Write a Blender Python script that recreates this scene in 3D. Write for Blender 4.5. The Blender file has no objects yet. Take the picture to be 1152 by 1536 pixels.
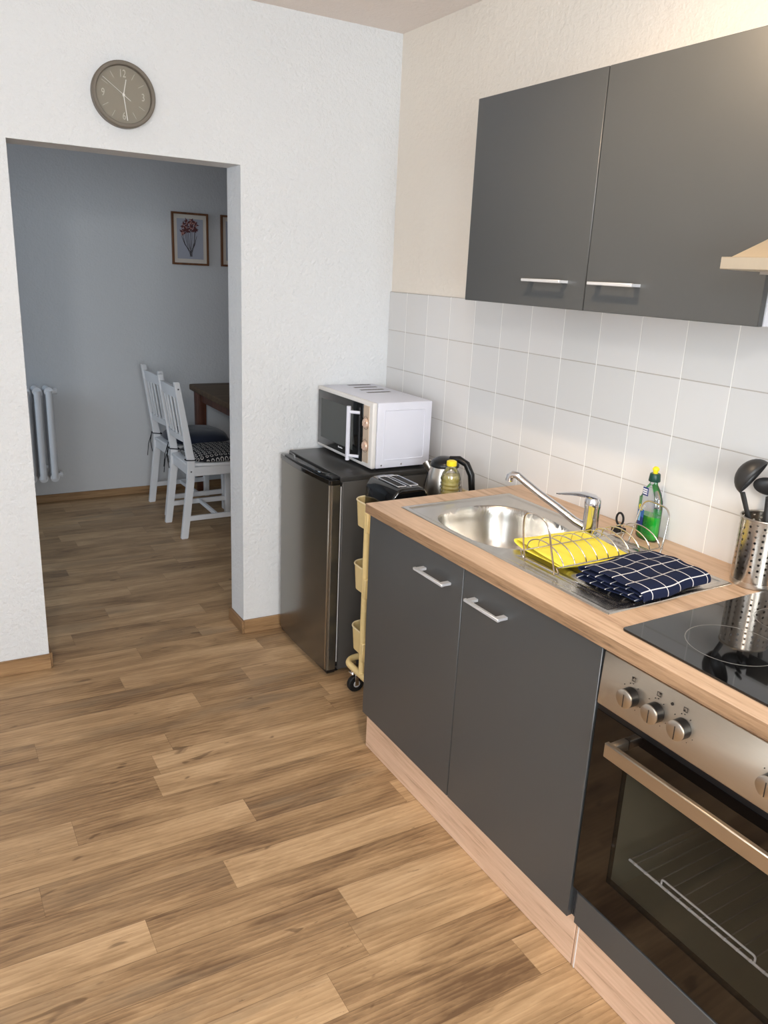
import bpy, bmesh, math, random
from mathutils import Vector, Matrix, Euler
random.seed(7)
C = bpy.context.scene.collection
PI = math.pi

# ------------------------------------------------------------ measured constants (metres)
AW = -0.0388                 # the doorway wall is slightly out of square: y = AW*x
YF = 2.417                   # far wall of the dining room
ZC = 2.481                   # ceiling
HW = 0.8756                  # worktop top
XB = -0.614                  # door faces of base units
XU = -0.337                  # door faces of wall cabinets

# ------------------------------------------------------------ materials
def lin(c):
    c /= 255.0
    return c / 12.92 if c <= 0.04045 else ((c + 0.055) / 1.055) ** 2.4
def rgb(t, k=1.0): return (lin(t[0]) * k, lin(t[1]) * k, lin(t[2]) * k, 1)

class NT:
    def __init__(s, name):
        s.m = bpy.data.materials.new(name); s.m.use_nodes = True
        s.t = s.m.node_tree; s.b = s.t.nodes['Principled BSDF']; s.out = s.t.nodes['Material Output']
    def n(s, typ, **kw):
        nd = s.t.nodes.new(typ)
        for k, v in kw.items(): setattr(nd, k, v)
        return nd
    def l(s, a, b): s.t.links.new(a, b)
    def coords(s, scale=(1, 1, 1), kind='Object', rot=(0, 0, 0)):
        tc = s.n('ShaderNodeTexCoord'); mp = s.n('ShaderNodeMapping')
        mp.inputs['Scale'].default_value = scale; mp.inputs['Rotation'].default_value = rot
        s.l(tc.outputs[kind], mp.inputs[0]); return mp.outputs[0]
    def noise(s, vec, scale=5, detail=4, rough=0.5, dist=0):
        nd = s.n('ShaderNodeTexNoise'); nd.inputs['Scale'].default_value = scale
        nd.inputs['Detail'].default_value = detail; nd.inputs['Roughness'].default_value = rough
        nd.inputs['Distortion'].default_value = dist
        if vec is not None: s.l(vec, nd.inputs['Vector'])
        return nd.outputs[0]
    def ramp(s, fac, stops):
        r = s.n('ShaderNodeValToRGB'); e = r.color_ramp.elements
        e[0].position, e[0].color = stops[0]; e[1].position, e[1].color = stops[1]
        for p, c in stops[2:]:
            x = e.new(p); x.color = c
        s.l(fac, r.inputs[0]); return r.outputs[0]
    def math(s, op, a, b=None, c=None, clamp=False):
        nd = s.n('ShaderNodeMath', operation=op, use_clamp=clamp)
        for i, v in enumerate((a, b, c)):
            if v is None: continue
            if isinstance(v, (int, float)): nd.inputs[i].default_value = v
            else: s.l(v, nd.inputs[i])
        return nd.outputs[0]
    def mix(s, fac, a, b, mode='MIX'):
        nd = s.n('ShaderNodeMix', data_type='RGBA', blend_type=mode)
        for i, v in ((0, fac), (6, a), (7, b)):
            if isinstance(v, (int, float)): nd.inputs[i].default_value = v
            elif isinstance(v, tuple): nd.inputs[i].default_value = v
            else: s.l(v, nd.inputs[i])
        return nd.outputs[2]
    def bump(s, h, strength=0.2, dist=0.002):
        nd = s.n('ShaderNodeBump'); nd.inputs['Strength'].default_value = strength
        nd.inputs['Distance'].default_value = dist
        s.l(h, nd.inputs['Height']); s.l(nd.outputs[0], s.b.inputs['Normal'])

def pm(name, col, rough=0.5, metal=0.0, var=0.05, scale=12.0, bump=0.0, bscale=200.0, stretch=(1, 1, 1), spec=0.5, coat=0.0,
       alpha=1.0, trans=0.0, emit=0.0, sheen=0.0, ior=1.45):
    m = NT(name); b = m.b
    v = m.coords(stretch)
    n = m.noise(v, scale)
    base = rgb(col)
    dark = tuple(x * (1 - var) for x in base[:3]) + (1,); light = tuple(min(1, x * (1 + var)) for x in base[:3]) + (1,)
    m.l(m.mix(n, dark, light), b.inputs['Base Color'])
    r = m.math('MULTIPLY_ADD', n, 0.12 * rough, rough * 0.94); m.l(r, b.inputs['Roughness'])
    b.inputs['Metallic'].default_value = metal
    b.inputs['Specular IOR Level'].default_value = spec
    b.inputs['Coat Weight'].default_value = coat; b.inputs['Coat Roughness'].default_value = 0.05
    b.inputs['Alpha'].default_value = alpha; b.inputs['Transmission Weight'].default_value = trans
    b.inputs['IOR'].default_value = ior; b.inputs['Sheen Weight'].default_value = sheen
    if emit: b.inputs['Emission Color'].default_value = base; b.inputs['Emission Strength'].default_value = emit
    if bump: m.bump(m.noise(m.coords(stretch), bscale, 3), bump)
    return m.m

def plaster(name, col, strength=0.5):
    m = NT(name); b = m.b; v = m.coords()
    big = m.noise(v, 1.6, 3)
    base = rgb(col)
    m.l(m.mix(big, tuple(x * 0.97 for x in base[:3]) + (1,), tuple(min(1, x * 1.03) for x in base[:3]) + (1,)), b.inputs['Base Color'])
    b.inputs['Roughness'].default_value = 0.85; b.inputs['Specular IOR Level'].default_value = 0.2
    h = m.math('ADD', m.noise(v, 75, 3, 0.55), m.math('MULTIPLY', m.noise(v, 22, 2), 0.8))
    m.bump(h, strength, 0.010)
    return m.m

def oak(name, light, mid, dark, along='Y', rough=0.5, freq=1.0):
    m = NT(name); b = m.b
    st = {'X': (0.9, 14, 14), 'Y': (14, 0.9, 14), 'Z': (14, 14, 0.9)}[along]
    st = tuple(s * freq for s in st)
    v = m.coords(st)
    n1 = m.noise(v, 2.2, 6, 0.6, 0.6)
    n2 = m.noise(m.coords(tuple(s * 3.5 for s in st)), 3.0, 5, 0.65, 0.3)
    s = m.math('ADD', m.math('MULTIPLY', n1, 0.62), m.math('MULTIPLY', n2, 0.38))
    c = m.ramp(s, [(0.33, rgb(dark)), (0.62, rgb(light)), (0.46, rgb(mid))])
    m.l(c, b.inputs['Base Color']); b.inputs['Roughness'].default_value = rough
    b.inputs['Specular IOR Level'].default_value = 0.35
    m.bump(n2, 0.12, 0.001)
    return m.m

M = {}
M['wall'] = plaster('plaster_cool_white', (222, 223, 224), .55)
M['wall_r'] = plaster('plaster_warm_white', (232, 224, 213), 0.35)
M['ceil'] = plaster('ceiling_white', (238, 228, 221), 0.3)
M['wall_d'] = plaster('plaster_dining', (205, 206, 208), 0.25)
M['dgrey'] = pm('dark_grey_laminate', (65, 67, 68), 0.40, 0, 0.03, 6, 0.03, 900, spec=1.0)
M['carcass'] = pm('carcass_pale', (206, 206, 212), 0.5)
M['carcass_d'] = pm('carcass_dark', (70, 70, 72), 0.5)
M['oak_top'] = oak('worktop_oak', (210, 181, 154), (194, 164, 136), (156, 124, 97), 'Y', 0.42)
M['oak_edge'] = oak('worktop_edge_oak', (168, 136, 106), (140, 111, 84), (84, 64, 48), 'Y', 0.5, 1.6)
M['oak_plinth'] = oak('plinth_oak', (222, 190, 164), (208, 174, 147), (170, 136, 108), 'Y', 0.5)
M['base_oak'] = oak('baseboard_oak', (168, 134, 96), (148, 115, 80), (112, 84, 56), 'X', 0.5)
M['base_oak_y'] = oak('baseboard_oak_reveal', (158, 124, 88), (138, 106, 74), (104, 78, 52), 'Y', 0.5)
M['tabletop'] = oak('table_wood', (112, 90, 66), (92, 73, 52), (56, 42, 30), 'X', 0.62)
M['redwood'] = oak('table_leg_wood', (104, 62, 44), (86, 50, 36), (58, 32, 24), 'Z', 0.45)
M['steel'] = pm('brushed_steel', (198, 190, 180), 0.3, 1.0, 0.05, 30, 0.05, 60, (1, 1, 12))
M['steel_y'] = pm('brushed_steel_panel', (196, 184, 168), 0.36, 1.0, 0.04, 30, 0.04, 60, (12, 1, 12))
M['sinksteel'] = pm('sink_steel', (205, 200, 192), 0.24, 1.0, 0.05, 25, 0.05, 300)
M['chrome'] = pm('chrome', (225, 225, 228), 0.07, 1.0, 0.02)
M['wire'] = pm('wire_chrome', (214, 208, 200), 0.2, 1.0, 0.02)
M['handle'] = pm('handle_metal', (212, 214, 218), 0.4, 0.5, 0.02)
M['hood'] = pm('hood_steel', (226, 214, 194), 0.42, 1.0, 0.03, 30, 0.03, 60, (1, 12, 1))
M['black'] = pm('black_plastic', (18, 18, 20), 0.3)
M['black_gloss'] = pm('black_gloss', (14, 14, 15), 0.08, coat=0.5)
M['rubber'] = pm('black_rubber', (22, 22, 23), 0.6)
M['nylon'] = pm('black_nylon', (46, 45, 45), 0.42)
M['hobglass'] = pm('hob_glass', (10, 10, 11), 0.035, 0, 0.02, coat=0.3, spec=0.6)
M['ringmark'] = pm('hob_ring_print', (120, 118, 114), 0.3)
M['ovenglass'] = pm('oven_black_glass', (14, 10, 8), 0.05, 0, 0.02, spec=0.65)
M['ovenpane'] = pm('oven_window_glass', (30, 27, 22), 0.04, 0, 0.02, alpha=0.30, spec=0.65)
M['cavity'] = pm('oven_enamel', (120, 114, 94), 0.4)
M['fridge_door'] = pm('fridge_silver', (122, 118, 110), 0.24, 0.85, 0.03, 30, 0.02, 60, (1, 1, 10))
M['fridge_side'] = pm('fridge_side_grey', (78, 76, 74), 0.42)
M['fridge_top'] = pm('fridge_top_dark', (52, 51, 50), 0.3)
M['strip'] = pm('bright_strip', (225, 222, 220), 0.35)
M['white_app'] = pm('white_appliance', (216, 217, 228), 0.35, 0, 0.02)
M['mw_front'] = pm('microwave_front_white', (222, 219, 216), 0.35, 0, 0.02)
M['champ'] = pm('microwave_panel_silver', (214, 194, 172), 0.35, 0.4)
M['rose'] = pm('knob_rose', (226, 196, 176), 0.3, 0.3)
M['knobline'] = pm('knob_outline', (120, 84, 66), 0.4)
M['mwglass'] = pm('microwave_glass', (24, 24, 24), 0.06, 0, 0.02, spec=0.6)
M['mwmesh'] = pm('microwave_window', (58, 62, 60), 0.12, 0, 0.08, 400)
M['slot'] = pm('vent_dark', (90, 84, 76), 0.6)
M['cream'] = pm('cream_enamel', (232, 208, 150), 0.35, 0, 0.02)
M['creamlite'] = pm('cream_rim', (238, 220, 178), 0.3, 0, 0.02)
M['wheelgrey'] = pm('wheel_grey', (186, 186, 186), 0.4)
M['white_wood'] = pm('white_painted_wood', (224, 224, 226), 0.4, 0, 0.03)
M['radiator'] = pm('radiator_enamel', (228, 230, 234), 0.35, 0, 0.02)
M['navy'] = pm('navy_fabric', (26, 32, 52), 0.9, 0, 0.15, 60, 0.2, 600, sheen=0.3)
M['string'] = pm('black_cord', (24, 24, 28), 0.8)
M['yellow'] = pm('yellow_sponge_cloth', (244, 228, 84), 0.85, 0, 0.06, 40, 0.4, 500)
M['frame'] = oak('picture_frame_wood', (126, 84, 54), (104, 66, 42), (70, 42, 28), 'Z', 0.4)
M['matboard'] = pm('mat_cream', (214, 206, 196), 0.8)
M['print'] = pm('print_lilac', (166, 168, 180), 0.8, 0, 0.06, 9)
M['maroon'] = pm('flower_maroon', (92, 52, 54), 0.8, 0, 0.3, 60)
M['pinkf'] = pm('flower_pink', (176, 128, 120), 0.8, 0, 0.2, 60)
M['stem'] = pm('flower_stem', (58, 50, 50), 0.8)
M['taupe'] = pm('clock_taupe', (112, 104, 93), 0.5)
M['clockface'] = pm('clock_face', (150, 142, 127), 0.6)
M['clockink'] = pm('clock_marks', (206, 200, 186), 0.5)
M['hand'] = pm('clock_hand_white', (245, 242, 236), 0.4)
M['green'] = pm('cap_green', (16, 62, 52), 0.35)
M['capyellow'] = pm('cap_yellow', (240, 218, 40), 0.35)
M['liquid'] = pm('green_soap', (30, 190, 60), 0.08, alpha=0.93, coat=0.4)
M['oil'] = pm('yellow_oil', (236, 216, 116), 0.08, alpha=0.42, coat=0.4)
M['lblblue'] = pm('label_blue', (44, 92, 160), 0.4)
M['lbldark'] = pm('label_dark_blue', (28, 48, 116), 0.4)
M['lblgreen'] = pm('label_green', (86, 140, 96), 0.4, 0, 0.4, 90)
M['lblwhite'] = pm('label_white', (236, 236, 240), 0.4)
M['lblsky'] = pm('label_sky', (140, 190, 226), 0.4)
M['ink'] = pm('print_ink', (40, 34, 30), 0.5)
M['bulb'] = pm('lamp_glow', (255, 226, 180), 0.4, emit=6)
M['cabinetin'] = pm('inside_dark', (40, 38, 36), 0.7)

def glass_mat(name, tint, a_min=0.08, k=1.0):
    m = NT(name); b = m.b
    fr = m.n('ShaderNodeFresnel'); fr.inputs[0].default_value = 1.45
    f = m.math('ADD', m.math('MULTIPLY', fr.outputs[0], k), a_min, clamp=True)
    tr = m.n('ShaderNodeBsdfTransparent'); tr.inputs[0].default_value = rgb(tint)
    gl = m.n('ShaderNodeBsdfGlossy'); gl.inputs['Roughness'].default_value = 0.05; gl.inputs[0].default_value = (0.9, 0.92, 0.95, 1)
    n = m.noise(m.coords(), 40, 2); m.l(m.math('MULTIPLY', n, 0.08), gl.inputs['Roughness'])
    mx = m.n('ShaderNodeMixShader'); m.l(f, mx.inputs[0]); m.l(tr.outputs[0], mx.inputs[1]); m.l(gl.outputs[0], mx.inputs[2])
    m.l(mx.outputs[0], m.out.inputs[0]); return m.m
M['glass'] = glass_mat('clear_glass', (250, 252, 252), 0.02)
M['pet'] = glass_mat('clear_plastic', (246, 248, 252), 0.05)
M['glass_matte'] = glass_mat('anti_reflective_glass', (250, 250, 250), 0.0, 0.25)

def tile_mat():
    m = NT('white_wall_tiles'); b = m.b
    tc = m.n('ShaderNodeTexCoord'); sp = m.n('ShaderNodeSeparateXYZ'); m.l(tc.outputs['Object'], sp.inputs[0])
    u = m.math('DIVIDE', m.math('SUBTRACT', m.math('MULTIPLY', sp.outputs[1], -1), 0.14289), 0.15992)
    v = m.math('DIVIDE', m.math('SUBTRACT', 1.49138, sp.outputs[2]), 0.16076)
    def edge(x):
        return m.math('SUBTRACT', 0.5, m.math('ABSOLUTE', m.math('SUBTRACT', m.math('FRACT', m.math('ADD', x, 20.0)), 0.5)))
    du, dv = edge(u), edge(v)
    d = m.math('MINIMUM', du, dv)
    g = m.math('SUBTRACT', 1.0, m.math('DIVIDE', m.math('SUBTRACT', d, 0.007), 0.005, clamp=True), clamp=True)
    hsh = m.n('ShaderNodeTexWhiteNoise', noise_dimensions='2D'); cb = m.n('ShaderNodeCombineXYZ')
    m.l(m.math('FLOOR', m.math('ADD', u, 20.0)), cb.inputs[0]); m.l(m.math('FLOOR', m.math('ADD', v, 20.0)), cb.inputs[1]); m.l(cb.outputs[0], hsh.inputs[0])
    tl = m.mix(hsh.outputs[0], rgb((214, 213, 212)), rgb((221, 219, 218)))
    gv = m.mix(m.math('DIVIDE', m.math('SUBTRACT', du, 0.007), 0.005, clamp=True), rgb((250, 249, 246)), rgb((184, 178, 172)))
    m.l(m.mix(g, tl, gv), b.inputs['Base Color'])
    m.l(m.math('MULTIPLY_ADD', g, 0.5, 0.22), b.inputs['Roughness'])
    b.inputs['Specular IOR Level'].default_value = 0.35
    h = m.math('ADD', m.math('MULTIPLY', m.math('SUBTRACT', 1.0, g), 1.0), m.math('MULTIPLY', m.noise(m.coords(), 9, 2), 0.25))
    m.bump(h, 0.35, 0.002)
    return m.m
M['tiles'] = tile_mat()

def floor_mat():
    m = NT('vinyl_plank_floor'); b = m.b
    at = m.n('ShaderNodeAttribute', attribute_name='plank')
    sp = m.n('ShaderNodeSeparateColor'); m.l(at.outputs[0], sp.inputs[0])
    tone, sh, blot = sp.outputs[0], sp.outputs[1], sp.outputs[2]
    uv = m.n('ShaderNodeUVMap', uv_map='plank_uv'); su = m.n('ShaderNodeSeparateXYZ'); m.l(uv.outputs[0], su.inputs[0])
    def vec(sx, sy, off=37.0):
        c = m.n('ShaderNodeCombineXYZ')
        m.l(m.math('ADD', m.math('MULTIPLY', su.outputs[0], sx), m.math('MULTIPLY', sh, off)), c.inputs[0])
        m.l(m.math('MULTIPLY', su.outputs[1], sy), c.inputs[1]); m.l(m.math('MULTIPLY', sh, 91.0), c.inputs[2]); return c.outputs[0]
    cloud = m.noise(vec(2.4, 13), 1.0, 4, 0.55, 0.9)
    grain = m.noise(vec(7, 46), 1.0, 6, 0.62, 1.8)
    fine = m.noise(vec(45, 300), 1.0, 4, 0.6, 0.8)
    wv = m.n('ShaderNodeTexWave', wave_type='BANDS', bands_direction='Y', wave_profile='SAW'); wv.inputs['Scale'].default_value = 0.8
    wv.inputs['Distortion'].default_value = 9.0; wv.inputs['Detail'].default_value = 3.0; wv.inputs['Detail Scale'].default_value = 0.7
    m.l(vec(2.4, 26), wv.inputs[0])
    s = m.math('ADD', m.math('MULTIPLY', cloud, 0.64), m.math('MULTIPLY', grain, 0.27))
    s = m.math('ADD', s, m.math('MULTIPLY', fine, 0.10))
    s = m.math('SUBTRACT', m.math('ADD', s, m.math('MULTIPLY', wv.outputs[1], 0.10)), 0.05)
    s = m.math('ADD', s, m.math('MULTIPLY', m.math('SUBTRACT', tone, 0.5), 0.23))
    c = m.ramp(s, [(0.28, rgb((112, 85, 60))), (0.76, rgb((210, 176, 137))), (0.43, rgb((154, 123, 89))), (0.56, rgb((180, 147, 109)))])
    # knots / dark cracks
    crack = m.noise(vec(3.0, 42, 53.0), 1.0, 8, 0.78, 2.6)
    cm = m.math('MULTIPLY', m.math('DIVIDE', m.math('SUBTRACT', crack, 0.60), 0.05, clamp=True), 0.6)
    c = m.mix(cm, c, rgb((92, 68, 46)))
    kn = m.noise(vec(9, 24, 17.0), 1.0, 2, 0.4, 0.6)
    c = m.mix(m.math('MULTIPLY', m.math('DIVIDE', m.math('SUBTRACT', kn, 0.70), 0.05, clamp=True), 0.6), c, rgb((84, 60, 40)))
    grey = m.noise(vec(1.6, 9, 71.0), 1.0, 3)
    gm = m.math('MULTIPLY', m.math('DIVIDE', m.math('SUBTRACT', grey, 0.55), 0.12, clamp=True), m.math('MULTIPLY', blot, 0.5))
    c = m.mix(gm, c, rgb((128, 112, 92)))
    v = su.outputs[1]
    ed = m.math('MINIMUM', v, m.math('SUBTRACT', 0.1141, v)); eu = su.outputs[0]
    seam = m.math('SUBTRACT', 1.0, m.math('DIVIDE', m.math('MINIMUM', ed, eu), 0.0016, clamp=True))
    c = m.mix(m.math('MULTIPLY', seam, 0.7), c, rgb((90, 66, 44)))
    m.l(c, b.inputs['Base Color'])
    m.l(m.math('MULTIPLY_ADD', fine, 0.25, 0.36), b.inputs['Roughness'])
    b.inputs['Specular IOR Level'].default_value = 0.4
    m.bump(m.math('ADD', m.math('MULTIPLY', fine, 0.7), m.math('MULTIPLY', grain, 0.6)), 0.16, 0.0015)
    return m.m
M['floor'] = floor_mat()

def towel_mat():
    m = NT('navy_check_towel'); b = m.b
    uv = m.n('ShaderNodeUVMap', uv_map='cloth'); sp = m.n('ShaderNodeSeparateXYZ'); m.l(uv.outputs[0], sp.inputs[0])
    def line(x, p, w):
        f = m.math('FRACT', m.math('ADD', m.math('DIVIDE', x, p), 10.35)); d = m.math('ABSOLUTE', m.math('SUBTRACT', f, 0.5))
        return m.math('LESS_THAN', d, w / p)
    g = m.math('MAXIMUM', line(sp.outputs[0], 0.052, 0.0013), line(sp.outputs[1], 0.042, 0.0013))
    n = m.noise(uv.outputs[0], 900, 2)
    nav = m.mix(n, rgb((18, 24, 46)), rgb((36, 44, 72)))
    m.l(m.mix(g, nav, rgb((216, 214, 214))), b.inputs['Base Color'])
    b.inputs['Roughness'].default_value = 0.92; b.inputs['Specular IOR Level'].default_value = 0.15
    m.bump(n, 0.3, 0.001); return m.m
M['towel'] = towel_mat()

def rings_mat():
    m = NT('ring_pattern_fabric'); b = m.b
    vo = m.n('ShaderNodeTexVoronoi', feature='F1'); vo.inputs['Scale'].default_value = 1.0; vo.inputs['Randomness'].default_value = 0.12
    m.l(m.coords((36, 36, 0)), vo.inputs['Vector'])
    d = m.math('ABSOLUTE', m.math('SUBTRACT', vo.outputs[0], 0.30))
    r = m.math('LESS_THAN', d, 0.065)
    m.l(m.mix(r, rgb((20, 20, 26)), rgb((196, 192, 188))), b.inputs['Base Color']); b.inputs['Roughness'].default_value = 0.9
    return m.m
M['rings'] = rings_mat()

def perf_mat():
    m = NT('perforated_steel'); b = m.b
    uv = m.n('ShaderNodeUVMap', uv_map='wrap'); sp = m.n('ShaderNodeSeparateXYZ'); m.l(uv.outputs[0], sp.inputs[0])
    u, v = sp.outputs[0], sp.outputs[1]          # u: metres around, v: metres up
    pu, pv = 0.0171, 0.0150
    col = m.math('FLOOR', m.math('DIVIDE', u, pu))
    odd = m.math('MULTIPLY', m.math('MODULO', col, 2.0), 0.5)
    fu = m.math('MULTIPLY', m.math('SUBTRACT', m.math('FRACT', m.math('DIVIDE', u, pu)), 0.5), pu)
    fv = m.math('MULTIPLY', m.math('SUBTRACT', m.math('FRACT', m.math('ADD', m.math('DIVIDE', v, pv), odd)), 0.5), pv)
    d = m.math('SQRT', m.math('ADD', m.math('MULTIPLY', fu, fu), m.math('MULTIPLY', fv, fv)))
    hole = m.math('LESS_THAN', d, 0.0030)
    band = m.math('MULTIPLY', m.math('GREATER_THAN', v, 0.022), m.math('LESS_THAN', v, 0.150))
    hole = m.math('MULTIPLY', hole, band)
    m.l(m.math('SUBTRACT', 1.0, hole), b.inputs['Alpha'])
    n = m.noise(m.coords((1, 1, 12)), 40, 3)
    m.l(m.mix(n, rgb((176, 164, 150)), rgb((206, 196, 184))), b.inputs['Base Color'])
    b.inputs['Metallic'].default_value = 1.0; b.inputs['Roughness'].default_value = 0.22
    return m.m
M['perf'] = perf_mat()

# ------------------------------------------------------------ mesh building
class MB:
    def __init__(s): s.bm = bmesh.new()
    def _bev(s, vs, r, seg):
        if r <= 0: return
        es = {e for v in vs for e in v.link_edges}
        bmesh.ops.bevel(s.bm, geom=list(es), offset=r, segments=seg, profile=0.5, affect='EDGES', clamp_overlap=True)
    def box(s, x0, x1, y0, y1, z0, z1, r=0.0, seg=2):
        x0, x1 = sorted((x0, x1)); y0, y1 = sorted((y0, y1)); z0, z1 = sorted((z0, z1))
        r0 = bmesh.ops.create_cube(s.bm, size=1.0)
        for v in r0['verts']:
            v.co = Vector(((x0 + x1) / 2 + v.co.x * (x1 - x0), (y0 + y1) / 2 + v.co.y * (y1 - y0), (z0 + z1) / 2 + v.co.z * (z1 - z0)))
        s._bev(r0['verts'], r, seg); return s
    def prism(s, pts, lo, hi, axis='Z', r=0.0, seg=2):
        """pts: 2D polygon; axis: extrusion axis. X -> pts are (y,z), Y -> (x,z), Z -> (x,y)"""
        def P(a, b, h): return {'X': (h, a, b), 'Y': (a, h, b), 'Z': (a, b, h)}[axis]
        A = [s.bm.verts.new(P(a, b, lo)) for a, b in pts]; B = [s.bm.verts.new(P(a, b, hi)) for a, b in pts]
        n = len(pts)
        fs = [s.bm.faces.new(A), s.bm.faces.new(B[::-1])]
        for i in range(n): fs.append(s.bm.faces.new((A[i], B[i], B[(i + 1) % n], A[(i + 1) % n])))
        bmesh.ops.recalc_face_normals(s.bm, faces=fs)
        s._bev(A + B, r, seg); return s
    def hexa(s, c8, r=0.0, seg=2):
        v = [s.bm.verts.new(c) for c in c8]
        fs = [s.bm.faces.new([v[i] for i in f]) for f in ((0, 1, 2, 3), (7, 6, 5, 4), (0, 4, 5, 1), (1, 5, 6, 2), (2, 6, 7, 3), (3, 7, 4, 0))]
        bmesh.ops.recalc_face_normals(s.bm, faces=fs); s._bev(v, r, seg); return s
    def tube(s, pts, r, n=10, closed=False, cap=True, radii=None, flat=1.0):
        P = [Vector(p) for p in pts]; m = len(P); rings = []
        T = []
        for i in range(m):
            a = P[i - 1] if (i > 0 or closed) else P[i]; b = P[(i + 1) % m] if (i < m - 1 or closed) else P[i]
            T.append((b - a).normalized())
        up = Vector((0, 0, 1)) if abs(T[0].z) < 0.9 else Vector((1, 0, 0))
        N = (up - T[0] * up.dot(T[0])).normalized()
        for i in range(m):
            N = (N - T[i] * N.dot(T[i]));
            if N.length < 1e-6: N = T[i].orthogonal()
            N.normalize(); B = T[i].cross(N); rr = radii[i] if radii else r
            rings.append([s.bm.verts.new(P[i] + (N * math.cos(2 * PI * k / n) * flat + B * math.sin(2 * PI * k / n)) * rr) for k in range(n)])
        fs = []
        for i in range(m if closed else m - 1):
            a, b = rings[i], rings[(i + 1) % m]
            for k in range(n): fs.append(s.bm.faces.new((a[k], a[(k + 1) % n], b[(k + 1) % n], b[k])))
        if cap and not closed:
            fs.append(s.bm.faces.new(rings[0])); fs.append(s.bm.faces.new(rings[-1][::-1]))
        bmesh.ops.recalc_face_normals(s.bm, faces=fs); return s
    def cyl(s, a, b, r, n=24, r2=None):
        return s.tube([a, b], r, n, radii=[r, r if r2 is None else r2])
    def lathe(s, prof, c=(0, 0, 0), axis='Z', n=40, sx=1.0, sy=1.0):
        """prof: (radius, height) list"""
        rings = []; fs = []
        def P(x, y, h): 
            q = {'Z': (x, y, h), 'X': (h, x, y), 'Y': (x, h, y)}[axis]; return Vector(q) + Vector(c)
        for r, h in prof:
            if r < 1e-6: rings.append([s.bm.verts.new(P(0, 0, h))])
            else: rings.append([s.bm.verts.new(P(r * sx * math.cos(2 * PI * k / n), r * sy * math.sin(2 * PI * k / n), h)) for k in range(n)])
        for a, b in zip(rings, rings[1:]):
            for k in range(n):
                k2 = (k + 1) % n
                if len(a) == 1 and len(b) == 1: continue
                if len(a) == 1: fs.append(s.bm.faces.new((a[0], b[k], b[k2])))
                elif len(b) == 1: fs.append(s.bm.faces.new((a[k], a[k2], b[0])))
                else: fs.append(s.bm.faces.new((a[k], a[k2], b[k2], b[k])))
        bmesh.ops.recalc_face_normals(s.bm, faces=fs); return s
    def slab(s, xs, ys, holes, lo, hi, axis='Z'):
        """grid slab with cells removed"""
        def P(a, b, h): return {'X': (h, a, b), 'Y': (a, h, b), 'Z': (a, b, h)}[axis]
        vc = {}
        def V(i, j, h):
            if (i, j, h) not in vc: vc[(i, j, h)] = s.bm.verts.new(P(xs[i], ys[j], (lo, hi)[h]))
            return vc[(i, j, h)]
        nx, ny = len(xs) - 1, len(ys) - 1; fs = []
        solid = lambda i, j: 0 <= i < nx and 0 <= j < ny and (i, j) not in holes
        for i in range(nx):
            for j in range(ny):
                if not solid(i, j): continue
                for h in (0, 1): fs.append(s.bm.faces.new((V(i, j, h), V(i + 1, j, h), V(i + 1, j + 1, h), V(i, j + 1, h))))
                for di, dj, a, b in ((-1, 0, (i, j), (i, j + 1)), (1, 0, (i + 1, j), (i + 1, j + 1)), (0, -1, (i, j), (i + 1, j)), (0, 1, (i, j + 1), (i + 1, j + 1))):
                    if not solid(i + di, j + dj): fs.append(s.bm.faces.new((V(*a, 0), V(*b, 0), V(*b, 1), V(*a, 1))))
        bmesh.ops.recalc_face_normals(s.bm, faces=fs); return s
    def xf(s, mat):
        bmesh.ops.transform(s.bm, matrix=mat, verts=s.bm.verts); return s
    def build(s, name, mat, parent=None, org=None, smooth=True, ang=38, warp=None):
        if warp:
            for v in s.bm.verts: v.co = Vector(warp(*v.co))
        if org is None: org = Vector(parent['_o']) if parent is not None and '_o' in parent else Vector((0, 0, 0))
        else: org = Vector(org)
        for v in s.bm.verts: v.co -= org
        for f in s.bm.faces: f.smooth = smooth
        for e in s.bm.edges:
            if len(e.link_faces) == 2 and e.calc_face_angle(0) > math.radians(ang): e.smooth = False
        me = bpy.data.meshes.new(name); s.bm.to_mesh(me); s.bm.free()
        o = bpy.data.objects.new(name, me); C.objects.link(o); me.materials.append(M[mat] if isinstance(mat, str) else mat)
        if parent is not None: o.parent = parent
        if parent is not None and '_o' in parent: o['_o'] = list(parent['_o'])
        if parent is None: o.location = org
        return o

def thing(name, label, cat, loc, group=None, rotz=0.0, local=False):
    o = bpy.data.objects.new(name, None); C.objects.link(o); o.location = loc; o.rotation_euler = (0, 0, rotz)
    o.empty_display_size = 0.05
    o['label'] = label; o['category'] = cat
    if group: o['group'] = group
    o['_o'] = [0.0, 0.0, 0.0] if (local or rotz) else list(loc)
    return o
def tag(o, label, cat, group=None, kind=None):
    o['label'] = label; o['category'] = cat
    if group: o['group'] = group
    if kind: o['kind'] = kind
    return o
def struct(o, label=None):
    o['kind'] = 'structure'
    if label: o['label'] = label
    return o
def dup(root, loc, rotz, label, group=None):
    r = root.copy(); C.objects.link(r); r.location = loc; r.rotation_euler = (0, 0, rotz); r['label'] = label
    if group: r['group'] = group
    def rec(src, dst):
        for ch in list(src.children):
            c = ch.copy(); C.objects.link(c); c.parent = dst; rec(ch, c)
    rec(root, r); return r
def text_mb(txt, size, depth=0.0004):
    cu = bpy.data.curves.new('t', 'FONT'); cu.body = txt; cu.size = size; cu.extrude = depth; cu.align_x = 'CENTER'; cu.align_y = 'CENTER'
    ob = bpy.data.objects.new('t', cu); C.objects.link(ob)
    dg = bpy.context.evaluated_depsgraph_get(); me = bpy.data.meshes.new_from_object(ob.evaluated_get(dg))
    mb = MB(); mb.bm.from_mesh(me); bpy.data.objects.remove(ob); bpy.data.meshes.remove(me); bpy.data.curves.remove(cu)
    return mb
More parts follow.
